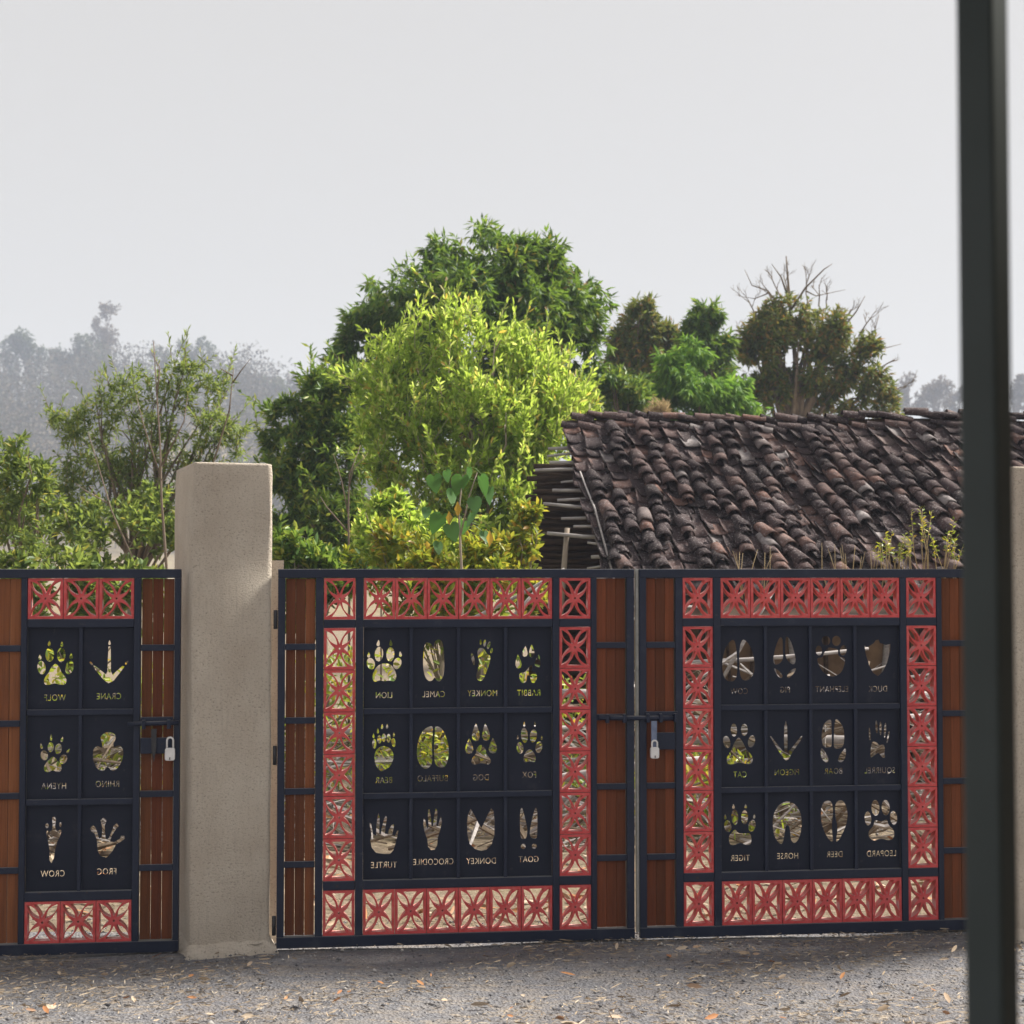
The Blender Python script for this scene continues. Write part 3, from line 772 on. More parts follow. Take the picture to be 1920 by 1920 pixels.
# ------------------------------------------------------------------ hut with tiled roof
RIDGE_Y, RIDGE_Z, SLOPE = 15.0, 3.03, 0.70
HUT_X0, HUT_X1 = 0.47, 6.4
EAVE_Y = 12.45
SL_ANG = math.atan(SLOPE)
def roof_pt(x, run, lift=0.0):
    """x along the ridge, run metres down the slope in plan (towards the camera)"""
    kx = .15 + .035 * (x - HUT_X0)
    sag = .018 * math.sin(x * 2.1) + .014 * math.sin(run * 3.3 + x) + .028 * (x - 2.2) / 3
    return Vector((x + kx * run, RIDGE_Y - run, RIDGE_Z + sag - SLOPE * run + lift)), math.atan(kx)

def tile_mesh(kind, seed):
    r = random.Random(seed); mb = MB(); n = 7; L = .215
    if kind == 'cover':
        wa, wb, h0 = .053, .067, 1.0
    else:
        wa, wb, h0 = .070, .076, -.24
    for e, (yy, wd) in enumerate(((0, wa), (-L * .5, (wa + wb) / 2), (-L, wb))):
        for lay in (0, 1):
            for i in range(n):
                t = math.pi * i / (n - 1)
                x = -math.cos(t) * (wd - (.010 if lay and kind == 'cover' else 0)); z = math.sin(t) * wd * h0 * (.80 if kind == 'cover' else 1)
                if kind != 'cover': z += .02
                z -= .011 if lay else 0
                jx = r.uniform(-.003, .003); jy = r.uniform(-.009, .009) if e == 2 else 0
                mb.v.append((x + jx, yy + jy, z + r.uniform(-.003, .003)))
    def id_(e, lay, i): return e * 2 * n + lay * n + i
    for e in range(2):
        for i in range(n - 1):
            mb.f.append((id_(e, 0, i), id_(e + 1, 0, i), id_(e + 1, 0, i + 1), id_(e, 0, i + 1)))
    for i in range(n - 1):
        mb.f.append((id_(2, 0, i), id_(2, 1, i), id_(2, 1, i + 1), id_(2, 0, i + 1)))
        if e == 1: mb.f.append((id_(2, 1, i), id_(1, 1, i), id_(1, 1, i + 1), id_(2, 1, i + 1)))
    for e in range(2):
        mb.f.append((id_(e, 0, 0), id_(e, 1, 0), id_(e + 1, 1, 0), id_(e + 1, 0, 0)))
        mb.f.append((id_(e, 0, n - 1), id_(e + 1, 0, n - 1), id_(e + 1, 1, n - 1), id_(e, 1, n - 1)))
    return mb.mesh('roof_tile', True)
COVERS = [tile_mesh('cover', s) for s in range(6)]
PANS = [tile_mesh('pan', s + 20) for s in range(6)]

def m_tile_obj():
    """same clay for single tiles, varied by object"""
    k = NT('clay_tile_single'); rnd = k.n('ShaderNodeObjectInfo').outputs['Random']
    v = k.coord('Object'); add = k.n('ShaderNodeVectorMath', operation='ADD'); k.l(v, add.inputs[0]); k.l(rnd, add.inputs[1]); v = add.outputs[0]
    n = k.noise(14, 6, 0.7, v); n2 = k.noise(55, 4, 0.7, v)
    col = k.ramp(rnd, [(0.0, (0.024, 0.018, 0.020)), (0.4, (0.050, 0.036, 0.039)), (0.68, (0.085, 0.058, 0.058)), (0.86, (0.125, 0.080, 0.073)), (0.93, (0.18, 0.098, 0.078)), (0.96, (0.18, 0.16, 0.16)), (1.0, (0.32, 0.29, 0.29))])
    col = k.mix(k.ramp(n, [(0.45, (0, 0, 0)), (0.75, (0.9,) * 3)]), col, (0.060, 0.047, 0.048))
    col = k.mix(k.ramp(n2, [(0.54, (0, 0, 0)), (0.66, (0.75,) * 3)]), col, (0.30, 0.27, 0.27))
    k.principled(col, 0.92, k.bump(n2, 0.7, 0.012), 0.15); return k.m

def hut():
    root = empty('tiled_hut', (0, 0, 0), 0, 'low mud hut with a long slope of weathered clay tiles behind the gates', 'hut')
    rd = random.Random(21)
    mt = m_tile_obj()
    for me in COVERS + PANS: me.materials.append(mt)
    places = []
    pitch = .148; ncol = int((HUT_X1 - HUT_X0) / pitch)
    nrow = 21; ex = .124
    cz, sz = math.cos(SL_ANG), math.sin(SL_ANG)
    cover_on = True
    def put(me, x, run, lift, yaw=0, tilt=0, roll=0, sc=1.0):
        p, sk = roof_pt(x, run, lift)
        m = Matrix.Translation(p) @ Matrix.Rotation(sk + yaw, 4, 'Z') @ Matrix.Rotation(SL_ANG + tilt, 4, 'X') @ Matrix.Rotation(roll, 4, 'Y') @ Matrix.Scale(sc, 4)
        places.append((me, m, p))
    for c in range(ncol + 1):
        x = HUT_X0 + .06 + c * pitch
        dx = rd.uniform(-.012, .012)
        runs_on = rd.random() < .42; left = rd.randint(4, 12)
        ph = rd.uniform(-.06, .06)
        for r_ in range(nrow):
            run = .03 + (r_ * ex + ph) * cz + rd.uniform(-.016, .016)
            wob = .018 * math.sin(r_ * .6 + c)
            if run < .0: continue
            put(rd.choice(PANS), x + dx + wob + rd.uniform(-.018, .018), run, .02 + rd.uniform(-.006, .022), rd.uniform(-.15, .15), -.075 + rd.uniform(-.08, .03), rd.uniform(-.13, .13), rd.uniform(.92, 1.12))
            left -= 1
            if left <= 0: runs_on = not runs_on or rd.random() < .1; left = rd.randint(3, 9) if not runs_on else rd.randint(5, 12)
            if runs_on and rd.random() < .95 and r_ < nrow - 1:
                put(rd.choice(COVERS), x + dx + wob + pitch / 2 + rd.uniform(-.014, .014), run + .03, .054 + rd.uniform(-.004, .020), rd.uniform(-.20, .20), -.12 + rd.uniform(-.10, .06), rd.uniform(-.16, .16), rd.uniform(.88, 1.12))
    # ridge: two overlapping courses of covers lying along the ridge
    for k_ in range(2):
        x = HUT_X0 - .02 + .1 * k_
        while x < HUT_X1 + .2:
            p, _ = roof_pt(x, .055 * (1 - k_) + rd.uniform(-.01, .02), .045 + .052 * k_ + rd.uniform(-.010, .018))
            m = Matrix.Translation(p) @ Matrix.Rotation(R(90) + rd.uniform(-.16, .16), 4, 'Z') @ Matrix.Rotation(rd.uniform(.05, .36), 4, 'X') @ Matrix.Rotation(rd.uniform(-.45, .2) - .15 * (1 - k_), 4, 'Y')
            places.append((rd.choice(COVERS), m, p)); x += rd.uniform(.12, .17)
    # the tiles that show largest stay single, the rest join one part
    vis = [q for q in places if q[2].x / q[2].y < .285 and q[2].z > EYE - .02]
    vis.sort(key=lambda q: q[2].y)
    single = set(id(q) for q in vis[:300])
    V, F, nv = [], [], 0
    for q in places:
        if id(q) in single:
            o = link('roof_tile', q[0], root); o.matrix_local = q[1]
        else:
            me = q[0]
            V += [tuple(q[1] @ v.co) for v in me.vertices]
            F += [tuple(i + nv for i in p.vertices) for p in me.polygons]; nv += len(me.vertices)
    me = bpy.data.meshes.new('roof_tile'); me.from_pydata(V, [], F); me.polygons.foreach_set('use_smooth', [True] * len(me.polygons))
    tag(link('roof_tile', me, root, M['tile']), kind='stuff')
    # dark slabs added under the tiles, both slopes, to stop light
    mb = MB()
    for sgn in (1, -1):
        pts = []
        for x in (HUT_X0 + .10, HUT_X1 + .2):
            for run in (0.0, RIDGE_Y - EAVE_Y - .12):
                p, _ = roof_pt(x, run, -.035)
                if sgn < 0: p = Vector((x, RIDGE_Y + run, p.z))
                pts.append(p)
        a, b, c, d = pts
        dn = Vector((0, 0, -.03))
        mb.add([a, b, d, c, a + dn, b + dn, d + dn, c + dn], [(0, 1, 2, 3), (7, 6, 5, 4), (0, 4, 5, 1), (1, 5, 6, 2), (2, 6, 7, 3), (3, 7, 4, 0)])
    mb.build('roof_light_stop', M['dark_wood'], root)
    mb = MB(); mb.tube([roof_pt(HUT_X0 + .05 + i * .3, -.02, -.012)[0] for i in range(21)], .060, 8); mb.build('ridge_pole', M['dark_wood'], root, True)
    # laths: grey poles under the tiles that stick out past the verge
    for i in range(19):
        run = .22 + i * .122 + rd.uniform(-.03, .03)
        p, _ = roof_pt(HUT_X0 + .12, run, -.03 + rd.uniform(-.02, .01))
        ln = rd.uniform(.26, .52) if i < 11 else rd.uniform(.14, .30)
        e = p + Vector((-ln, rd.uniform(-.05, .05), rd.uniform(-.03, .05)))
        f = p + Vector((.55, 0, 0))
        mb = MB(); rr = rd.uniform(.010, .019)
        mb.tube([e, p.lerp(e, .4) + Vector((0, 0, rd.uniform(-.008, .008))), f], [rr * .85, rr, rr], 7)
        mb.build('lath', M['grey_wood'], root, True)
    # verge pole and a tie
    a, _ = roof_pt(HUT_X0 + .02, .62, .045); b, _ = roof_pt(HUT_X0 + .03, 2.25, .05)
    mb = MB(); mb.tube([a, a.lerp(b, .4) + Vector((.03, 0, .01)), b], [.008, .010, .009], 6); mb.build('verge_pole', M['grey_wood'], root, True)
    # stick gable wall, front wall, end post
    for j in range(44):
        z = .10 + j * .060
        mb = MB()
        y0 = 15.3 + rd.uniform(-.03, .03)
        mb.tube([(.18 + rd.uniform(-.06, .04), y0, z), (.5, y0 + rd.uniform(-.03, .03), z + rd.uniform(-.03, .03)), (1.1, y0, z + rd.uniform(-.04, .04))], rd.uniform(.014, .034), 7)
        mb.build('wall_stick', M['dark_wood'], root, True)
    mb = MB(); mb.box(.24, 6.3, 15.42, 15.55, 0, 2.66); mb.build('wall', M['dark_wood'], root)
    mb = MB(); mb.box(.95, 6.3, 12.95, 13.08, 0, 1.50); mb.build('wall', M['mud'], root)
    mb = MB(); zt = lambda y: RIDGE_Z - SLOPE * (RIDGE_Y - y) - .09
    mb.add([(.86, 12.97, 0), (.86, 15.4, 0), (.86, 15.4, zt(14.6)), (.86, 15.0, zt(15.0)), (.86, 12.97, zt(12.97)), (.96, 12.97, 0), (.96, 15.4, 0), (.96, 15.4, zt(14.6)), (.96, 15.0, zt(15.0)), (.96, 12.97, zt(12.97))],
           [(0, 4, 3, 2, 1), (5, 6, 7, 8, 9), (0, 5, 9, 4), (4, 9, 8, 3), (3, 8, 7, 2), (2, 7, 6, 1)]); mb.build('wall', M['mud'], root)
    mb = MB(); mb.tube([(.37, 13.6, 0), (.40, 13.6, 1.2), (.47, 13.62, 2.05)], [.034, .030, .022], 8); mb.build('end_post', M['pale_bark'], root, True)
    for i in range(34):       # sticks laced on the front wall
        x = .98 + i * .155 + rd.uniform(-.04, .04)
        mb = MB(); mb.tube([(x, 12.90, 0), (x + rd.uniform(-.05, .05), 12.91, .7), (x + rd.uniform(-.09, .09), 12.92, 1.42)], rd.uniform(.012, .026), 6)
        mb.build('wall_stick', M['grey_wood'] if rd.random() < .35 else M['dark_wood'], root, True)
hut()

# ------------------------------------------------------------------ foliage
def unit(a): return a / (np.linalg.norm(a, axis=-1, keepdims=True) + 1e-9)
def rand_dir(n, rng):
    return unit(rng.normal(size=(n, 3)))
def leaf_mesh(name, pos, dirs, L, W, rng, fold=.25, six=False, droop_tip=0.0, wild=.75):
    """one folded leaf per row: base at pos, pointing along dirs"""
    n = len(pos); d = unit(dirs)
    up = unit(rng.normal(size=(n, 3)) * wild + np.array([0, 0, 1.0]))
    side = unit(np.cross(d, up)); nor = np.cross(side, d)
    L = (L * rng.uniform(.65, 1.2, n))[:, None]; W = (W * rng.uniform(.7, 1.2, n))[:, None]
    if six:
        tip = pos + d * L + np.array([0, 0, -1.0]) * L * droop_tip
        m1, m2 = pos + d * L * .30, pos + d * L * .70 + np.array([0, 0, -1.0]) * L * droop_tip * .4
        vs = np.stack([pos, m1 + side * W * .45 + nor * W * fold, m2 + side * W * .42 + nor * W * fold, tip, m2 - side * W * .42 + nor * W * fold, m1 - side * W * .45 + nor * W * fold], 1)
        t = np.array([[0, 3, 2], [0, 2, 1], [0, 5, 4], [0, 4, 3]])
    else:
        tip = pos + d * L; mid = pos + d * L * .45
        vs = np.stack([pos, mid + side * W * .5 + nor * W * fold, tip, mid - side * W * .5 + nor * W * fold], 1)
        t = np.array([[0, 2, 1], [0, 3, 2]])
    k = vs.shape[1]
    F = (np.arange(n)[:, None, None] * k + t[None]).reshape(-1, 3)
    return np_mesh(name, vs.reshape(-1, 3), F)

def twigs_in(blobs, n, rng, inner=.45, squash=1.0, clump=0.0):
    """blobs: (cx,cy,cz,r). twig tips near the skins of the blobs, pulled into clumps"""
    b = np.array(blobs); wgt = b[:, 3] ** 2; idx = rng.choice(len(b), n, p=wgt / wgt.sum())
    d = rand_dir(n, rng); rr = rng.uniform(inner, 1.06, n) ** .6
    q = b[idx, :3] + d * (b[idx, 3] * rr)[:, None] * np.array([1, 1, squash])
    if clump > 0:
        f = 2.2 / clump
        ns = np.sin(q[:, 0] * f + 1.3 * np.sin(q[:, 2] * f)) + np.sin(q[:, 1] * f * 1.1 + 2.1) + np.sin(q[:, 2] * f * 1.2 + np.sin(q[:, 0] * f * .7))
        keep = ns > np.quantile(ns, .22)
        q, d = q[keep], d[keep]
    return q, d

def rosettes(q, d, per, rng, spread=.9, up=.35, droop=0.0, along=0.06):
    n = len(q)
    Q = np.repeat(q, per, 0); D = np.repeat(unit(d * .7 + np.array([0, 0, up])), per, 0)
    k = rng.uniform(0, 1, n * per)[:, None]
    pos = Q - D * k * along * 2
    ld = unit(D * (1.15 - k * .9) + rand_dir(n * per, rng) * spread + np.array([0, 0, -droop]))
    return pos, ld

def limbs(mb, base, fork, targets, r0, rd, sub=3, n=7):
    base, fork = Vector(base), Vector(fork)
    mid = base.lerp(fork, .5) + Vector((rd.uniform(-.05, .05), 0, 0)) * (fork - base).length
    mb.tube([base + Vector((0, 0, -.05)), base.lerp(mid, .4), mid, fork], [r0 * 1.25, r0, r0 * .88, r0 * .75], n)
    for t in targets:
        t = Vector(t); L = (t - fork).length
        s = fork.lerp(mid, rd.uniform(0, .6))
        m1 = s.lerp(t, .4) + Vector((rd.uniform(-.1, .1), rd.uniform(-.1, .1), rd.uniform(.0, .14))) * L
        m2 = s.lerp(t, .75) + Vector((rd.uniform(-.06, .06), rd.uniform(-.06, .06), rd.uniform(.0, .08))) * L
        rr = r0 * rd.uniform(.35, .55)
        mb.tube([s, m1, m2, t], [rr, rr * .7, rr * .42, rr * .12], 5)
        for _ in range(sub):
            a = (m1.lerp(m2, rd.random()) if rd.random() < .5 else m2.lerp(t, rd.random() * .8))
            e = a + Vector((rd.uniform(-1, 1), rd.uniform(-1, 1), rd.uniform(-.2, .7))) * L * .15
            mb.tube([a, a.lerp(e, .5) + Vector((0, 0, .04)) * L, e], [rr * .32, rr * .2, rr * .06], 4)

def img_blobs(rows, Y, squ=1.0):
    """rows: (px, py, radius in photo pixels, depth offset in m)"""
    r = []
    for px, py, rp, dy in rows:
        y = Y + dy; p = at(px, py, y); r.append((p.x, p.y, p.z, rp / 3000 * y))
    return r

def tree(name, label, cat, blobs, n_tw, per, L, W, mat, seed, base_xy=None, r0=.12, bark='bark', spread=.9, up=.35, droop=0.0, six=False,
         inner=.45, clump=.5, n_limb=10, group=None, fork_frac=.4, extra=None, along=.06, tip=0.0, crown='crown', sub=9, subr=.46, core=.45, shoots=0, shoot_len=.3):
    rng = np.random.default_rng(seed); rd = random.Random(seed)
    b = np.array(blobs); c = (b[:, :3] * b[:, 3:4] ** 2).sum(0) / (b[:, 3] ** 2).sum()
    bx_, by_ = base_xy if base_xy else (c[0], c[1])
    root = empty(name, (bx_, by_, -.02), 0, label, cat, group)
    if sub:
        fine = []
        for x, y, z, r in blobs:
            for _ in range(sub):
                v = unit(rng.normal(size=3)); rr = r * rng.uniform(.55, .98)
                fine.append((x + v[0] * rr, y + v[1] * rr, z + v[2] * rr, r * subr * rng.uniform(.55, 1.2)))
        tw_blobs = fine
        q0, d0 = twigs_in(blobs, int(n_tw * core), rng, .25, 1.0, clump)
        q1, d1 = twigs_in(fine, int(n_tw * (1 - core)), rng, inner, 1.0, clump)
        q, d = np.concatenate([q0, q1]), np.concatenate([d0, d1])
    else:
        tw_blobs = blobs
        q, d = twigs_in(blobs, n_tw, rng, inner, 1.0, clump)
    ok = q[:, 2] > .05
    q, d = q[ok], d[ok]
    pos, ld = rosettes(q, d, per, rng, spread, up, droop, along)
    off = np.array([bx_, by_, -.02])
    shoot_stems = []
    if shoots:
        qi = rng.choice(len(q), shoots); sd_ = unit(d[qi] * .7 + np.array([0, 0, .8]) + rng.normal(size=(shoots, 3)) * .3)
        ln = shoot_len * rng.uniform(.5, 1.3, shoots); k = 15
        t = np.tile(np.linspace(.08, 1, k), shoots)[:, None]
        S, SD, LN = np.repeat(q[qi], k, 0), np.repeat(sd_, k, 0), np.repeat(ln, k)[:, None]
        pos = np.concatenate([pos, S + SD * LN * t])
        ld = np.concatenate([ld, unit(SD * (.5 + t * .8) + rand_dir(shoots * k, rng) * .75 + np.array([0, 0, -droop]))])
        shoot_stems = [(q[i], q[i] + sd_[j] * ln[j]) for j, i in enumerate(qi)]
    link(crown, leaf_mesh(crown, pos - off, ld, L, W, rng, six=six, droop_tip=tip), root, M[mat])
    mb = MB()
    zl = (b[:, 2] - b[:, 3]).min(); fz = max(.35, zl + (c[2] - zl) * fork_frac)
    tg = [q[rng.integers(len(q))] - off for _ in range(n_limb)]
    limbs(mb, (0, 0, 0), (c[0] * .5 + bx_ * .5 - bx_, c[1] * .5 + by_ * .5 - by_, fz), tg, r0, rd)
    for a_, b_ in shoot_stems: mb.tube([a_ - off, b_ - off], [.0045, .002], 3, False)
    if extra: extra(mb, off, rd)
    mb.build('trunk', M[bark], root, True)
    return root

# the big dark mango behind everything
tree('mango_tree', 'tall dark green mango tree rising behind the lime green bush', 'tree',
     img_blobs([(935, 540, 100, 0), (880, 500, 60, .3), (830, 500, 45, .2), (960, 490, 50, -.2), (1040, 545, 62, .2), (740, 580, 74, 0), (800, 570, 90, -.4), (690, 630, 66, .3), (665, 650, 48, .2), (770, 540, 50, .2), (1075, 560, 66, .2), (1050, 600, 80, 0), (920, 500, 80, 0), (1010, 505, 66, 0),
                (1000, 640, 110, -.4), (1080, 640, 55, .2), (880, 650, 120, -.6), (770, 720, 110, 0), (950, 760, 130, 0), (1070, 720, 65, .3), (720, 720, 60, .4), (895, 455, 34, .1), (985, 470, 38, 0), (1065, 500, 30, .1), (735, 530, 24, 0), (1095, 610, 40, .1), (1100, 680, 46, .2), (652, 640, 34, 0), (648, 690, 40, .2), (835, 480, 40, .1), (790, 540, 46, .1), (1000, 500, 56, .2)], 23.5),
     8800, 9, .165, .042, 'mango', 3, r0=.22, droop=.75, spread=.75, up=.1, clump=.55, n_limb=14)
# lime green bush
tree('lime_green_bush', 'tall lime green bush full of upright leafy shoots left of the tiled hut', 'bush',
     img_blobs([(860, 640, 68, 0), (850, 590, 36, 0), (740, 660, 58, 0), (950, 660, 62, 0), (1010, 690, 48, .2), (780, 760, 88, -.2), (900, 760, 100, -.3), (1010, 790, 84, -.1), (1085, 720, 50, .4), (1090, 760, 46, .5), (1060, 810, 50, .4), (1000, 870, 60, 0), (690, 800, 40, 0), (1050, 700, 50, .3), (1030, 750, 60, .2), (1000, 980, 50, 0), (730, 850, 66, 0), (840, 880, 100, -.4), (950, 900, 92, -.4),
                (1000, 930, 56, 0), (740, 960, 60, -.2), (870, 1000, 90, -.3), (960, 1010, 70, -.2), (700, 720, 34, 0)], 16.9),
     4700, 9, .086, .029, 'lime', 5, r0=.05, bark='pale_bark', up=1.1, spread=.62, clump=.34, n_limb=30, six=True, along=.13, inner=.3, fork_frac=.05, core=.30, sub=12, subr=.40, shoots=520, shoot_len=.34)
# dark green tree on its left
tree('dark_green_tree', 'rounded dark green tree between the pillar and the lime green bush', 'tree',
     img_blobs([(640, 760, 74, 0), (590, 770, 56, .1), (545, 790, 42, 0), (525, 770, 30, .1), (640, 860, 84, -.2), (560, 880, 70, -.2), (600, 960, 86, -.2), (690, 960, 66, 0), (550, 1010, 60, -.1), (600, 720, 30, 0), (650, 1040, 80, -.2), (525, 880, 40, 0), (530, 950, 44, 0), (505, 820, 26, 0), (700, 1040, 60, 0)], 18.6),
     3900, 9, .112, .032, 'mid', 8, r0=.07, droop=.3, spread=.85, clump=.40, n_limb=18, inner=.35, shoots=160, shoot_len=.30)
# thin open tree at the left
tree('thin_open_tree', 'slender open crowned tree showing its thin branches left of the plaster pillar', 'tree',
     img_blobs([(330, 720, 50, 0), (250, 730, 44, 0), (400, 720, 40, .2), (200, 770, 52, 0), (300, 790, 62, 0), (390, 800, 52, 0), (140, 800, 44, 0), (100, 780, 24, 0), (180, 870, 62, 0), (280, 880, 66, 0), (370, 880, 52, .2), (440, 800, 36, .2), (455, 860, 30, .2), (130, 910, 46, 0),
                (240, 960, 66, 0), (150, 990, 50, 0), (320, 980, 50, 0), (350, 690, 28, 0)], 17.2),
     2100, 8, .080, .019, 'olive', 12, base_xy=(-4.15, 17.2), r0=.055, spread=1.0, up=.2, droop=.2, clump=.3, n_limb=44, inner=.2, fork_frac=.0, core=.7, sub=12, subr=.36, shoots=150, shoot_len=.26)
tree('leafy_shrub', 'yellowing leafy shrub filling the corner left of the thin open tree', 'shrub',
     img_blobs([(40, 900, 60, 0), (15, 860, 48, 0), (60, 1000, 66, 0), (0, 960, 60, 0), (120, 1040, 50, 0), (30, 830, 22, 0)], 13.6), 430, 8, .085, .024, 'olive', 14, r0=.03, clump=.32, n_limb=12, six=True, up=.4)

# right-hand group behind the roof
tree('brown_mango_tree', 'small mango tree with brown tinged crown beside the tall dark mango', 'tree',
     img_blobs([(1205, 620, 52, 0), (1170, 640, 36, 0), (1210, 580, 28, 0), (1250, 640, 38, .2), (1200, 690, 56, 0), (1160, 720, 36, 0), (1240, 720, 48, 0)], 30), 2400, 8, .17, .045, 'mango_brown', 21, r0=.14, droop=.6, spread=.8, up=.1, clump=.5)
tree('narrow_mango_tree', 'narrow pointed green mango tree between the brown crowned trees', 'tree',
     img_blobs([(1328, 590, 28, 0), (1322, 625, 42, 0), (1345, 650, 36, 0), (1310, 670, 40, .2), (1340, 710, 46, 0)], 29), 1900, 9, .17, .042, 'mango', 23, r0=.11, droop=.8, spread=.7, up=.1, clump=.45)
tree('young_mango_tree', 'bright green young mango tree with drooping leaves above the roof ridge', 'tree',
     img_blobs([(1298, 665, 36, 0), (1265, 705, 46, 0), (1310, 730, 60, -.2), (1250, 760, 46, 0), (1360, 750, 50, 0), (1400, 775, 40, .1), (1300, 800, 70, 0), (1420, 800, 30, 0)], 25), 2900, 10, .155, .034, 'mango_young', 25, r0=.09, droop=1.0, spread=.6, up=.05, clump=.36)
tree('low_green_tree', 'low soft green tree just over the left end of the roof ridge', 'tree',
     img_blobs([(1180, 735, 40, 0), (1150, 720, 30, 0), (1205, 770, 36, 0), (1160, 780, 44, 0)], 24), 1000, 9, .14, .034, 'mid', 27, r0=.07, droop=.6, spread=.75, clump=.36)
tree('dry_tan_shrub', 'small tan dried shrub poking over the roof ridge', 'shrub',
     img_blobs([(1235, 765, 16, 0), (1222, 775, 12, 0), (1248, 772, 12, 0)], 21), 150, 9, .10, .014, 'straw', 28, r0=.02, up=.8, clump=.2)
def bare_top(mb, off, rd):
    def br(pts, r):
        P = [at(px, py, 30.0) - Vector(off) for px, py in pts]
        mb.tube(P, [r * (1 - .8 * i / (len(P) - 1)) for i in range(len(P))], 5)
    br([(1500, 780), (1490, 660), (1482, 580), (1478, 530), (1474, 480)], .055)
    br([(1482, 570), (1465, 520), (1447, 495)], .026)
    br([(1484, 580), (1510, 540), (1545, 505), (1560, 495)], .026)
    br([(1510, 545), (1530, 555), (1585, 543)], .018)
    br([(1480, 600), (1440, 545), (1410, 535), (1396, 505)], .022)
    br([(1440, 550), (1415, 560), (1385, 555)], .014)
    br([(1560, 640), (1605, 585), (1622, 555)], .024)
    br([(1600, 680), (1640, 620), (1648, 590)], .022)
    br([(1600, 700), (1650, 655), (1690, 645)], .020)
    br([(1530, 790), (1570, 720), (1610, 700), (1650, 690)], .035)
    br([(1540, 790), (1590, 750), (1650, 735)], .03)
    def fork(p, d, L, r, dep):
        e = p + d * L; m = p.lerp(e, .5) + Vector((rd.uniform(-1, 1), 0, rd.uniform(-1, 1))) * L * .06
        mb.tube([p, m, e], [r, r * .8, r * .6], 4, False)
        if dep:
            for _ in range(rd.choice((2, 2, 3))):
                nd = (d + Vector((rd.uniform(-.8, .8), rd.uniform(-.6, .6), rd.uniform(-.35, .5)))).normalized()
                fork(p.lerp(e, rd.uniform(.45, 1)), nd, L * rd.uniform(.5, .75), r * .6, dep - 1)
    for px, py in ((1420, 600), (1450, 570), (1480, 560), (1515, 570), (1550, 580), (1585, 610), (1620, 650), (1650, 690), (1400, 640), (1465, 560), (1535, 575), (1610, 630), (1660, 740)):
        p = at(px, py, 30 + rd.uniform(-.3, .3)) - Vector(off)
        fork(p, Vector(((px - 1510) / 170 + rd.uniform(-.2, .2), rd.uniform(-.2, .2), 1 - max(0, (px - 1570)) / 160)).normalized(), rd.uniform(.30, .46), .014, 3)
tree('sparse_brown_tree', 'wide brown green tree with bare twigs sticking out of its top', 'tree',
     img_blobs([(1480, 600, 56, 0), (1440, 640, 52, 0), (1540, 620, 56, 0), (1590, 650, 50, 0), (1420, 690, 48, 0), (1500, 680, 56, 0), (1560, 700, 50, 0), (1620, 690, 46, 0), (1645, 740, 40, 0), (1450, 740, 46, 0), (1530, 750, 40, .3), (1400, 640, 30, 0), (1660, 770, 34, 0), (1590, 770, 30, 0)], 30),
     3600, 8, .15, .045, 'mango_brown', 31, base_xy=(5.2, 30), r0=.16, droop=.4, spread=.9, up=.1, clump=.5, n_limb=24, inner=.3, extra=bare_top, fork_frac=.2, core=.25, sub=11, subr=.42)

# low growth just behind the gates
LOW = [('yellow_green_shrub', 'yellow green low shrub seen over the top of the wide gate leaf', [(780, 1040, 70, 0), (860, 1060, 70, 0), (920, 1050, 60, 0), (700, 1050, 60, 0), (800, 1130, 90, 0), (900, 1140, 80, 0)], 12.4, 'weed', 41),
       ('yellow_green_shrub', 'straggly yellow shrub beside the dark end of the tiled hut', [(975, 1010, 40, 0), (990, 960, 26, 0), (960, 1060, 46, 0), (985, 1110, 50, 0)], 12.9, 'weed', 42),
       ('leafy_shrub', 'low green shrub growing behind the plaster pillar', [(560, 1040, 50, 0), (520, 1000, 34, 0), (600, 1080, 60, 0), (640, 1050, 44, 0), (560, 1130, 70, 0)], 12.2, 'mid', 43),
       ('olive_shrub', 'loose olive green shrub under the thin open tree', [(60, 1000, 60, 0), (160, 980, 60, .2), (250, 990, 60, 0), (320, 1000, 46, 0), (100, 940, 40, 0), (290, 930, 36, .3), (20, 940, 40, 0), (200, 1050, 60, 0)], 15.2, 'olive', 46),
       ('pale_green_shrub', 'low pale green shrub at the foot of the lime green bush', [(700, 1010, 46, 0), (760, 1000, 52, .2), (820, 1020, 50, 0), (740, 950, 40, .3), (900, 1010, 50, .3)], 14.2, 'lime', 47),
       ('leafy_shrub', 'low yellow green shrub seen over the narrow side gate', [(150, 1070, 46, 0), (60, 1090, 50, 0), (270, 1090, 40, 0), (200, 1140, 70, 0), (100, 1160, 80, 0), (20, 1060, 40, 0), (290, 1150, 50, 0)], 11.6, 'olive', 44)]
for nm, lb, rows, Y, mt, sd in LOW:
    tree(nm, lb, 'shrub', img_blobs(rows, Y), {41: 900, 42: 420, 44: 380, 46: 620, 47: 560}.get(sd, 560), 8, .085, .036, mt, sd, r0=.018, bark='pale_bark', up=.5, clump=.3, n_limb=16, six=True, inner=.2, fork_frac=0)

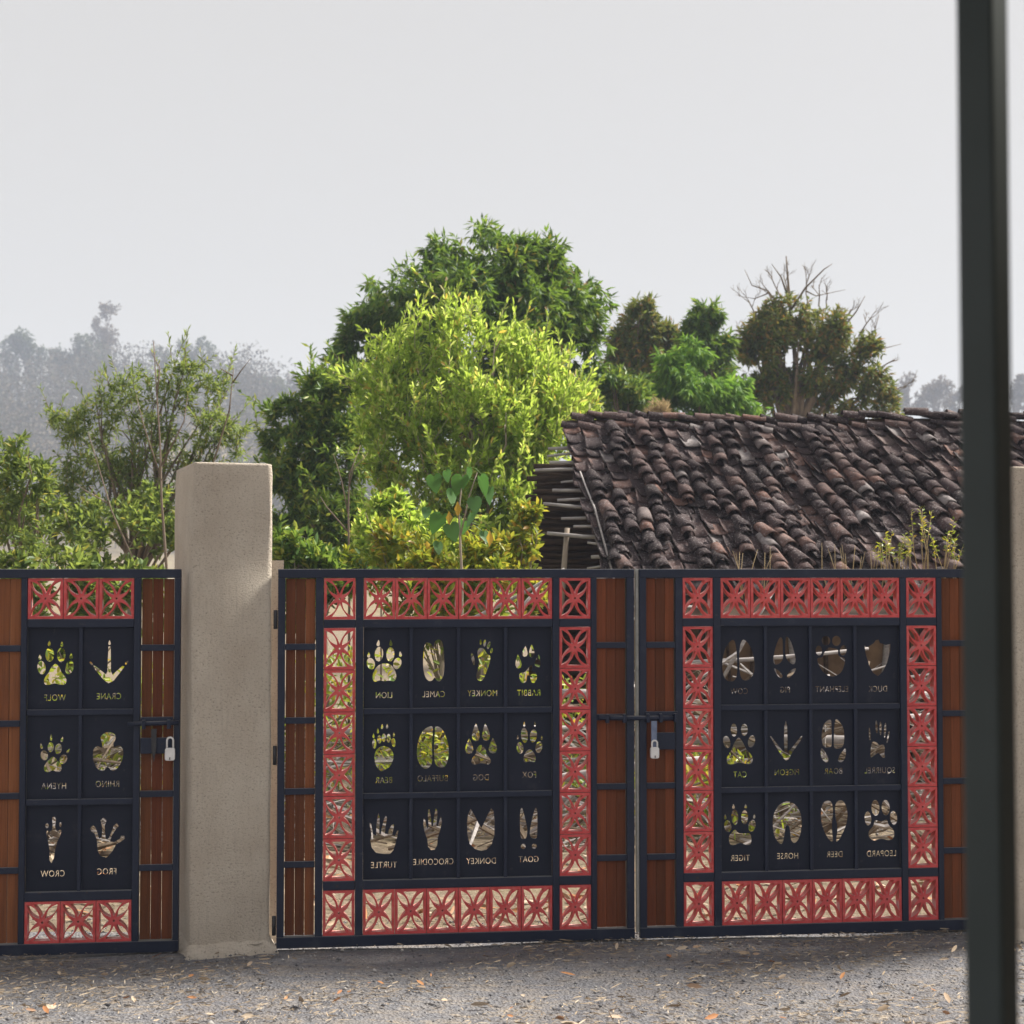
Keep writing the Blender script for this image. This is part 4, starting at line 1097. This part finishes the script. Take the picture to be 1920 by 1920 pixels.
# ------------------------------------------------------------------ plant with large heart-shaped leaves: every leaf a part
def heart_plant():
    Y = 11.6; rd = random.Random(5)
    b = at(868, 1060, Y)
    root = empty('heart_leaf_plant', (b.x, Y, 0), 0, 'young plant with large drooping heart shaped leaves in front of the lime green bush', 'plant')
    off = Vector((b.x, Y, 0))
    def P(px, py, dy=0): return at(px, py, Y + dy) - off
    mb = MB()
    mb.tube([(0, 0, 0), P(866, 1080), P(860, 960), P(868, 890)], [.013, .011, .008, .004], 6)
    mb.tube([P(862, 1010), P(880, 930), P(895, 885)], [.007, .006, .003], 6)
    mb.build('stem', M['pale_bark'], root, True)
    spec = [(812, 908, 44, -12, 0), (828, 985, 56, 8, 0), (866, 912, 52, 4, -.06), (903, 912, 50, -14, 0), (917, 930, 42, -6, .05), (846, 935, 40, 16, .08), (888, 950, 40, -10, -.08), (843, 1000, 44, -18, -.1), (888, 978, 36, 6, .04), (872, 990, 34, 20, .1),
            (905, 1010, 30, -8, .06), (820, 1030, 32, 10, .08), (800, 965, 28, 14, .1), (882, 890, 34, 24, .02), (838, 895, 30, -20, .05)]
    n = 0
    for px, py, sz, rot, dy in spec:
        L = sz / 3000 * Y * .90; W_ = L * .80
        top = P(px, py - sz * .45, dy)
        prof = [(0, -.10), (.16, .02), (.36, -.02), (.50, -.20), (.44, -.46), (.24, -.76), (0, -1.0), (-.24, -.76), (-.44, -.46), (-.50, -.20), (-.36, -.02), (-.16, .02)]
        vs = [(0, 0, -.42 * L)]
        yaw = rd.uniform(-1.0, 1.0); pit = rd.uniform(-.6, .5)
        for x, z in prof:
            vs.append((x * W_, abs(x) * W_ * .35 - .02 + .12 * L * z * z, z * L))
        m = Matrix.Translation(top) @ Matrix.Rotation(R(rot), 4, 'Y') @ Matrix.Rotation(yaw, 4, 'Z') @ Matrix.Rotation(pit, 4, 'X')
        mb = MB(); k = len(prof)
        mb.add([m @ Vector(v) for v in vs], [(0, 1 + i, 1 + (i + 1) % k) for i in range(k)])
        mb.build('leaf', M['heart'], root, True)
        st = P(866 + (px - 866) * .25, py - sz * .75, dy * .5)
        mb = MB(); mb.tube([st, st.lerp(top, .6) + Vector((0, 0, .02)), top], [.004, .003, .0025], 5); mb.build('stalk', M['mid'], root)
    for px, py, sz in ((858, 955, 26), (842, 972, 24), (918, 1010, 26), (1008, 925, 20)):
        c = P(px, py, -.05); L = sz / 3000 * Y
        mb = MB(); mb.add([c + Vector((0, 0, L * .6)), c + Vector((L * .3, .01, 0)), c + Vector((0, -.01, -L * .6)), c + Vector((-L * .25, .01, .05 * L))], [(0, 3, 2, 1)])
        if px < 1000: tag(mb.build('leaf', M['yellow_leaf'], root), 'faded yellow leaf')
heart_plant()

# ------------------------------------------------------------------ bare saplings
def sapling(pts_list, Y, label, r, mat='twig_bark'):
    b = at(pts_list[0][0][0], 1060, Y)
    root = empty('bare_sapling', (b.x, Y, 0), 0, label, 'sapling', 'leafless saplings behind the gates')
    mb = MB(); off = Vector((b.x, Y, 0))
    for j, pl in enumerate(pts_list):
        P = [at(px, py, Y) - off for px, py in pl]
        if j == 0: P = [Vector((P[0].x, 0, 0))] + P
        rr = r if j == 0 else r * .55
        mb.tube(P, [rr * (1 - .75 * i / (len(P) - 1)) for i in range(len(P))], 6)
    mb.build('stem', M[mat], root, True)
sapling([[(312, 1060), (303, 940), (300, 830), (294, 740), (288, 640)], [(294, 740), (300, 690), (283, 660)], [(305, 870), (345, 790), (352, 740)], [(303, 900), (270, 800), (255, 740)]], 14.2, 'tall leafless sapling rising straight up beside the plaster pillar', .017)
sapling([[(390, 900), (430, 770), (438, 690)], [(436, 718), (452, 695), (470, 672)], [(437, 705), (420, 695), (412, 690)]], 14.6, 'leafless sapling with a forked reddish tip standing above the plaster pillar', .015, 'bark')
sapling([[(655, 1060), (653, 960), (655, 890), (676, 835)], [(653, 920), (662, 880), (690, 850)], [(654, 970), (640, 900), (625, 850)], [(655, 1000), (612, 950), (600, 930)]], 14.0, 'pale dead sapling in front of the dark green tree', .014)
sapling([[(255, 1060), (210, 960), (180, 860), (165, 810)], [(205, 945), (160, 920), (140, 905)]], 14.9, 'leaning pale sapling crossing the thin open tree', .012)
sapling([[(715, 1060), (700, 1000), (685, 960)], [(700, 1000), (735, 1050), (745, 1066)]], 13.1, 'short pale twig stem among the shrubs behind the wide leaf', .009)

# ------------------------------------------------------------------ weeds growing at the roof edge
def roof_weed(px, py, h, label, seed, mat='weed', leafy=True):
    rd = random.Random(seed); rng = np.random.default_rng(seed)
    Y = 12.55; p = at(px, py, Y); p.z = min(p.z, 1.9)
    root = empty('roof_weed', p, 0, label, 'weed', 'weeds growing out of the low roof edge')
    mb = MB(); pos, dirs = [], []
    for k in range(rd.randint(5, 8)):
        a = Vector((rd.uniform(-.10, .10), rd.uniform(-.05, .05), -.25)); e = a + Vector((rd.uniform(-.13, .13), rd.uniform(-.08, .08), h * rd.uniform(.55, 1.1) + .25))
        m = a.lerp(e, .5) + Vector((rd.uniform(-.03, .03), 0, 0))
        mb.tube([a, m, e], [.0045, .0035, .0015], 5)
        if leafy:
            for t in np.linspace(.35, 1, 12):
                q = m.lerp(e, t); pos.append(q); dirs.append((rd.uniform(-1, 1), rd.uniform(-1, 1), rd.uniform(-.2, .9)))
    mb.build('stem', M['straw'], root, True)
    if leafy:
        link('foliage', leaf_mesh('foliage', np.array(pos), np.array(dirs), .042, .016, rng), root, M[mat])
for i, (px, py, h, lf, lb) in enumerate([(1750, 1050, .40, True, 'tallest leafy weed sprouting from the roof edge beside the dark post'), (1700, 1060, .22, True, 'short leafy weed at the roof edge under the tall one'),
        (1790, 1060, .24, True, 'leafy weed at the roof edge touching the dark post'), (1672, 1058, .22, True, 'thin green weed on the roof edge above the leopard plate'),
        (1410, 1062, .16, False, 'tuft of dry stalks on the roof edge above the cow plate'), (1580, 1062, .18, False, 'tuft of dry stalks on the roof edge above the elephant plate'), (1640, 1062, .14, False, 'tuft of dry stalks on the roof edge above the duck plate')]):
    roof_weed(px, py, h, lb, 60 + i, leafy=lf)

# ------------------------------------------------------------------ poles and brushwood lying behind the gates
def poles():
    rd = random.Random(77)
    spec = [((.95, 11.2, .62), (3.3, 11.0, .70), .040, 'thick grey pole lying highest in the pile seen through the deer plate'), ((1.1, 11.3, .48), (3.5, 11.25, .50), .042, 'grey pole lying second in the pile seen through the horse plate'),
            ((1.3, 11.1, .36), (3.2, 11.3, .33), .036, 'grey pole lying low in the pile behind the leopard plate'), ((-.2, 10.2, .30), (1.2, 10.0, .52), .030, 'slanting grey pole seen through the donkey plate'),
            ((-.3, 10.4, .18), (1.1, 10.3, .30), .028, 'grey pole on the ground behind the donkey plate'), ((-1.3, 10.6, .62), (.4, 10.5, .66), .024, 'thin pale rail seen through the turtle plate'),
            ((-.5, 10.9, 1.25), (.35, 10.7, 1.7), .014, 'thin branch slanting behind the camel plate'), ((-.3, 10.8, 1.05), (.2, 10.9, 1.6), .013, 'thin branch crossing behind the monkey plate'),
            ((1.2, 11.6, 1.02), (2.6, 11.7, 1.12), .017, 'pale stick lying level behind the duck plate'), ((1.5, 11.5, .9), (1.9, 11.6, 1.55), .014, 'pale stick leaning behind the cow plate'),
            ((1.9, 11.4, .72), (3.1, 11.5, .80), .034, 'grey pole lying behind the boar plate'), ((-2.9, 10.4, .34), (-1.6, 10.5, .42), .022, 'bent grey pole behind the frog plate'), ((.3, 11.0, .85), (.9, 11.2, .88), .030, 'short pale log behind the dog and buffalo plates')]
    for i, (a, b, r, lb) in enumerate(spec):
        a, b = Vector(a), Vector(b)
        root = empty('fallen_pole', a, 0, lb, 'pole', 'poles and branches lying behind the gates')
        mb = MB(); d = b - a
        mb.tube([Vector((0, 0, 0)), d * .35 + Vector((0, 0, rd.uniform(-.02, .02))), d * .7 + Vector((0, rd.uniform(-.03, .03), rd.uniform(-.02, .02))), d], [r, r * .95, r * .85, r * .7], 8)
        mb.build('pole', M['grey_wood'], root, True)
    for nm, lb, cnt, mt in (('brushwood', 'tangle of thin dry grey sticks heaped behind the gates', 800, 'grey_wood'), ('brushwood', 'brown dead branches under the grey brushwood heap', 650, 'bark')):
        mb = MB()
        for i in range(cnt):
            x = rd.uniform(-3.2, 3.5); y = rd.uniform(9.6, 12.3)
            hmax = .95 if x > .6 else .55
            z = rd.uniform(0, hmax) * (1 if y > 10.4 else .35)
            L = rd.uniform(.25, .95); a = rd.uniform(0, math.tau); t = rd.uniform(-.5, .8)
            d = Vector((math.cos(a), .4 * math.sin(a), t)) * L * .5; p = Vector((x, y, max(z, .03)))
            e = p + d; s = p - d; s.z = max(s.z, .0); e.z = max(e.z, .0)
            r = rd.choice((.004, .006, .009, .015)) * rd.uniform(.8, 1.2) * (1.3 if mt == 'bark' else 1)
            mb.tube([s, p + Vector((0, 0, rd.uniform(-.03, .03))), e], [r, r * .8, r * .4], 4, False)
        tag(mb.build(nm, M[mt]), lb, 'brushwood', None, 'stuff')
poles()

# ------------------------------------------------------------------ litter, gravel, ground plants
def flat_litter(name, label, n, xr, yr, L, W, seed, mat, z=.0, lift=.35, thr=-.5):
    rng = np.random.default_rng(seed)
    x = rng.uniform(*xr, n); y = rng.uniform(*yr, n)
    f = np.sin(x * 2.1 + 1.2 * np.sin(y * 2.7)) + np.sin(y * 4.3 + x) + np.sin(x * 5.3 - y * 6.1) + rng.uniform(-1.5, 1.5, n)
    ok = f > thr; x, y = x[ok], y[ok]; n = len(x)
    pos = np.stack([x, y, z + rng.uniform(.003, .014, n)], 1)
    a = rng.uniform(0, math.tau, n)
    d = np.stack([np.cos(a), np.sin(a), rng.uniform(-.05, lift, n)], 1)
    sc = rng.uniform(.4, 1.4, n) ** 1.4
    me = leaf_mesh(name, pos, d, L * sc, W * sc, rng, fold=.12, six=True)
    return tag(link(name, me, None, M[mat]), label, 'litter', None, 'stuff')
flat_litter('straw_litter', 'thin pale straw scattered over the gravel', 30000, (-3.2, 3.2), (5.2, 7.6), .036, .0040, 81, 'straw_bits', .0, .12, .2)
flat_litter('leaf_litter', 'dry fallen leaves scattered over the gravel before the gates', 560, (-3.2, 3.2), (5.2, 7.3), .055, .016, 82, 'litter', .0, .35)
flat_litter('leaf_litter', 'dry leaves and straw covering the yard behind the gates', 9000, (-5, 6), (7.7, 13), .095, .020, 83, 'litter', .0, .5)

def pebbles():
    rng = np.random.default_rng(90); n = 13000
    x = rng.uniform(-3.2, 3.2, n); y = rng.uniform(5.3, 7.9, n); r = rng.gamma(2.0, .0014, n) + .0015
    base = np.array([[1, 0, 0], [0, 1, 0], [-1, 0, 0], [0, -1, 0], [0, 0, .75], [0, 0, -.5]])
    a = rng.uniform(0, math.tau, n)
    V = base[None] * rng.uniform(.7, 1.3, (n, 6, 3)) * r[:, None, None]
    c, s = np.cos(a)[:, None], np.sin(a)[:, None]
    V = np.stack([V[..., 0] * c - V[..., 1] * s, V[..., 0] * s + V[..., 1] * c, V[..., 2]], 2) + np.stack([x, y, np.zeros(n)], 1)[:, None]
    F = np.array([[0, 1, 4], [1, 2, 4], [2, 3, 4], [3, 0, 4], [1, 0, 5], [2, 1, 5], [3, 2, 5], [0, 3, 5]])
    F = (np.arange(n)[:, None, None] * 6 + F[None]).reshape(-1, 3)
    tag(link('gravel', np_mesh('gravel', V.reshape(-1, 3), F), None, M['pebble']), 'loose grey grit and small stones on the yard', 'gravel', None, 'stuff')
pebbles()

def ground_plants():
    rng = np.random.default_rng(95); n = 9000
    cx = np.array([-2.6, -1.9, -1.1, -.6, .2, .75, 1.35, -3.2, -.2, 2.2, 1.2]); cyy = np.array([11.4, 10.8, 11.5, 10.7, 11.8, 10.6, 10.3, 11, 12.2, 11.9, 10.9]); hh = np.array([1.0, .7, 1.1, .8, .9, .35, .42, 1.2, 1.2, .3, .45])
    i = rng.integers(len(cx), size=n)
    z = rng.uniform(0, 1, n) ** .8 * hh[i]
    x = cx[i] + rng.normal(size=n) * .20; y = cyy[i] + rng.normal(size=n) * .2
    pos = np.stack([x, y, z], 1); d = rand_dir(n, rng) + np.array([0, 0, .5])
    tag(link('ground_cover', leaf_mesh('ground_cover', pos, d, .075, .028, rng, six=True), None, M['weed']), 'low weeds and seedlings growing in the yard behind the gates', 'ground cover', None, 'stuff')
ground_plants()

# ------------------------------------------------------------------ trees on the misty hill
def far_tree(px, py_top, h_px, w_px, Y, label, seed, mat, kind='round', n_tw=700):
    rd = random.Random(seed)
    top = at(px, py_top, Y); k = Y / 3000
    rows = []
    if kind == 'round':
        for _ in range(9): rows.append((px + rd.uniform(-.5, .5) * w_px * .7, py_top + h_px * rd.uniform(.22, .62), w_px * rd.uniform(.16, .28), rd.uniform(-1, 1)))
    elif kind == 'flat':
        for _ in range(9): rows.append((px + rd.uniform(-.5, .5) * w_px * .85, py_top + h_px * rd.uniform(.12, .35), w_px * rd.uniform(.10, .17), rd.uniform(-1, 1)))
    else:
        for _ in range(9): t = (_ + .5) / 9; rows.append((px + rd.uniform(-.4, .4) * w_px * .6, py_top + h_px * (.08 + .6 * t), w_px * rd.uniform(.24, .34), rd.uniform(-1, 1)))
    bl = img_blobs(rows, Y)
    gx = top.x; gz = hill_h(gx, Y)
    root = tree('hill_tree', label, 'tree', [(x, y, z - gz, r) for x, y, z, r in bl], int(n_tw * 1.6), 6, .62, .26, mat, seed, base_xy=(gx, Y), r0=.40, n_limb=14, inner=.2, clump=4.0, sub=5, spread=1.0, group='trees on the misty hill')
    root.location.z = gz - .02
far_tree(198, 558, 210, 66, 337, 'tallest bare thin crowned tree on the misty hill', 101, 'far_dry', 'tall', 900)
far_tree(170, 598, 170, 96, 332, 'dark bushy tree below the tallest bare tree on the misty hill', 102, 'far', 'round', 900)
far_tree(60, 596, 170, 100, 332, 'broad tree on the crest near the edge of the misty hill', 103, 'far', 'round', 760)
far_tree(110, 610, 160, 60, 343, 'pale dry tree between the broad one and the dark one on the hill', 104, 'far_dry', 'round', 500)
far_tree(5, 630, 150, 60, 329, 'tree cut by the edge of the photo on the misty hill', 105, 'far', 'round', 500)
far_tree(350, 640, 150, 130, 332, 'flat topped umbrella shaped tree on the misty hill', 106, 'far', 'flat', 620)
far_tree(505, 690, 110, 70, 316, 'small greenish tree lowest on the slope of the misty hill', 107, 'far', 'round', 480)
far_tree(455, 690, 110, 70, 321, 'small dry tree beside the greenish one on the hill slope', 108, 'far_dry', 'round', 400)
far_tree(555, 695, 110, 40, 321, 'thin dry tree at the foot of the hill beside the dark green tree', 109, 'far_dry', 'tall', 200)
far_tree(1745, 672, 190, 84, 286, 'bare misty tree standing beyond the roof near the dark post', 110, 'far_dry', 'round', 520)
far_tree(1695, 690, 170, 50, 294, 'thin misty tree between the brown tree and the dark post', 111, 'far_dry', 'tall', 260)
far_tree(1790, 690, 170, 60, 294, 'misty tree half hidden by the dark post', 112, 'far_dry', 'round', 320)
far_tree(1905, 670, 190, 60, 288, 'misty tree in the gap beyond the dark post', 113, 'far_dry', 'round', 320)

def woodland():
    rng = np.random.default_rng(120); rd = random.Random(120)
    mb = MB(); pos, dirs = [], []
    for i in range(1600):
        left = rd.random() < .8
        x = rd.uniform(-150, -6) if left else rd.uniform(45, 125)
        y = rd.uniform(215, 335) if left else rd.uniform(240, 320)
        g = hill_h(x, y) - .8; h = rd.uniform(6, 13)
        lean = rd.uniform(-.8, .8)
        mb.tube([(x, y, g), (x + lean * .5, y, g + h * .6), (x + lean, y, g + h)], [.10, .07, .03], 4, False)
        cwx = rd.uniform(1.2, 2.6)
        for k in range(rd.choice((40, 80, 120))):
            t = rd.uniform(.35, 1.08)
            pos.append((x + lean * t + rd.gauss(0, cwx), y + rd.gauss(0, 1.2), g + h * t)); dirs.append((rd.gauss(0, 1), rd.gauss(0, 1), rd.gauss(.3, 1)))
    tag(mb.build('woodland_trunks', M['bark']), 'thin pale trunks of the dry wood covering the misty hill', 'woodland', None, 'stuff')
    tag(link('woodland_foliage', leaf_mesh('woodland_foliage', np.array(pos), np.array(dirs), .80, .42, rng), None, M['far_wood']), 'dry brown foliage of the wood covering the misty hill', 'woodland', None, 'stuff')
woodland()

# ------------------------------------------------------------------ haze
def haze():
    k = NT('haze_air')
    v = k.n('ShaderNodeVolumePrincipled'); v.inputs['Color'].default_value = (0.60, 0.68, 0.85, 1); v.inputs['Density'].default_value = 0.00125; v.inputs['Anisotropy'].default_value = 0.0
    k.l(v.outputs[0], k.out.inputs['Volume'])
    mb = MB(); mb.box(-440, 440, -50, 720, -2.0, 70)
    tag(mb.build('haze', k.m), kind='stuff')
haze()
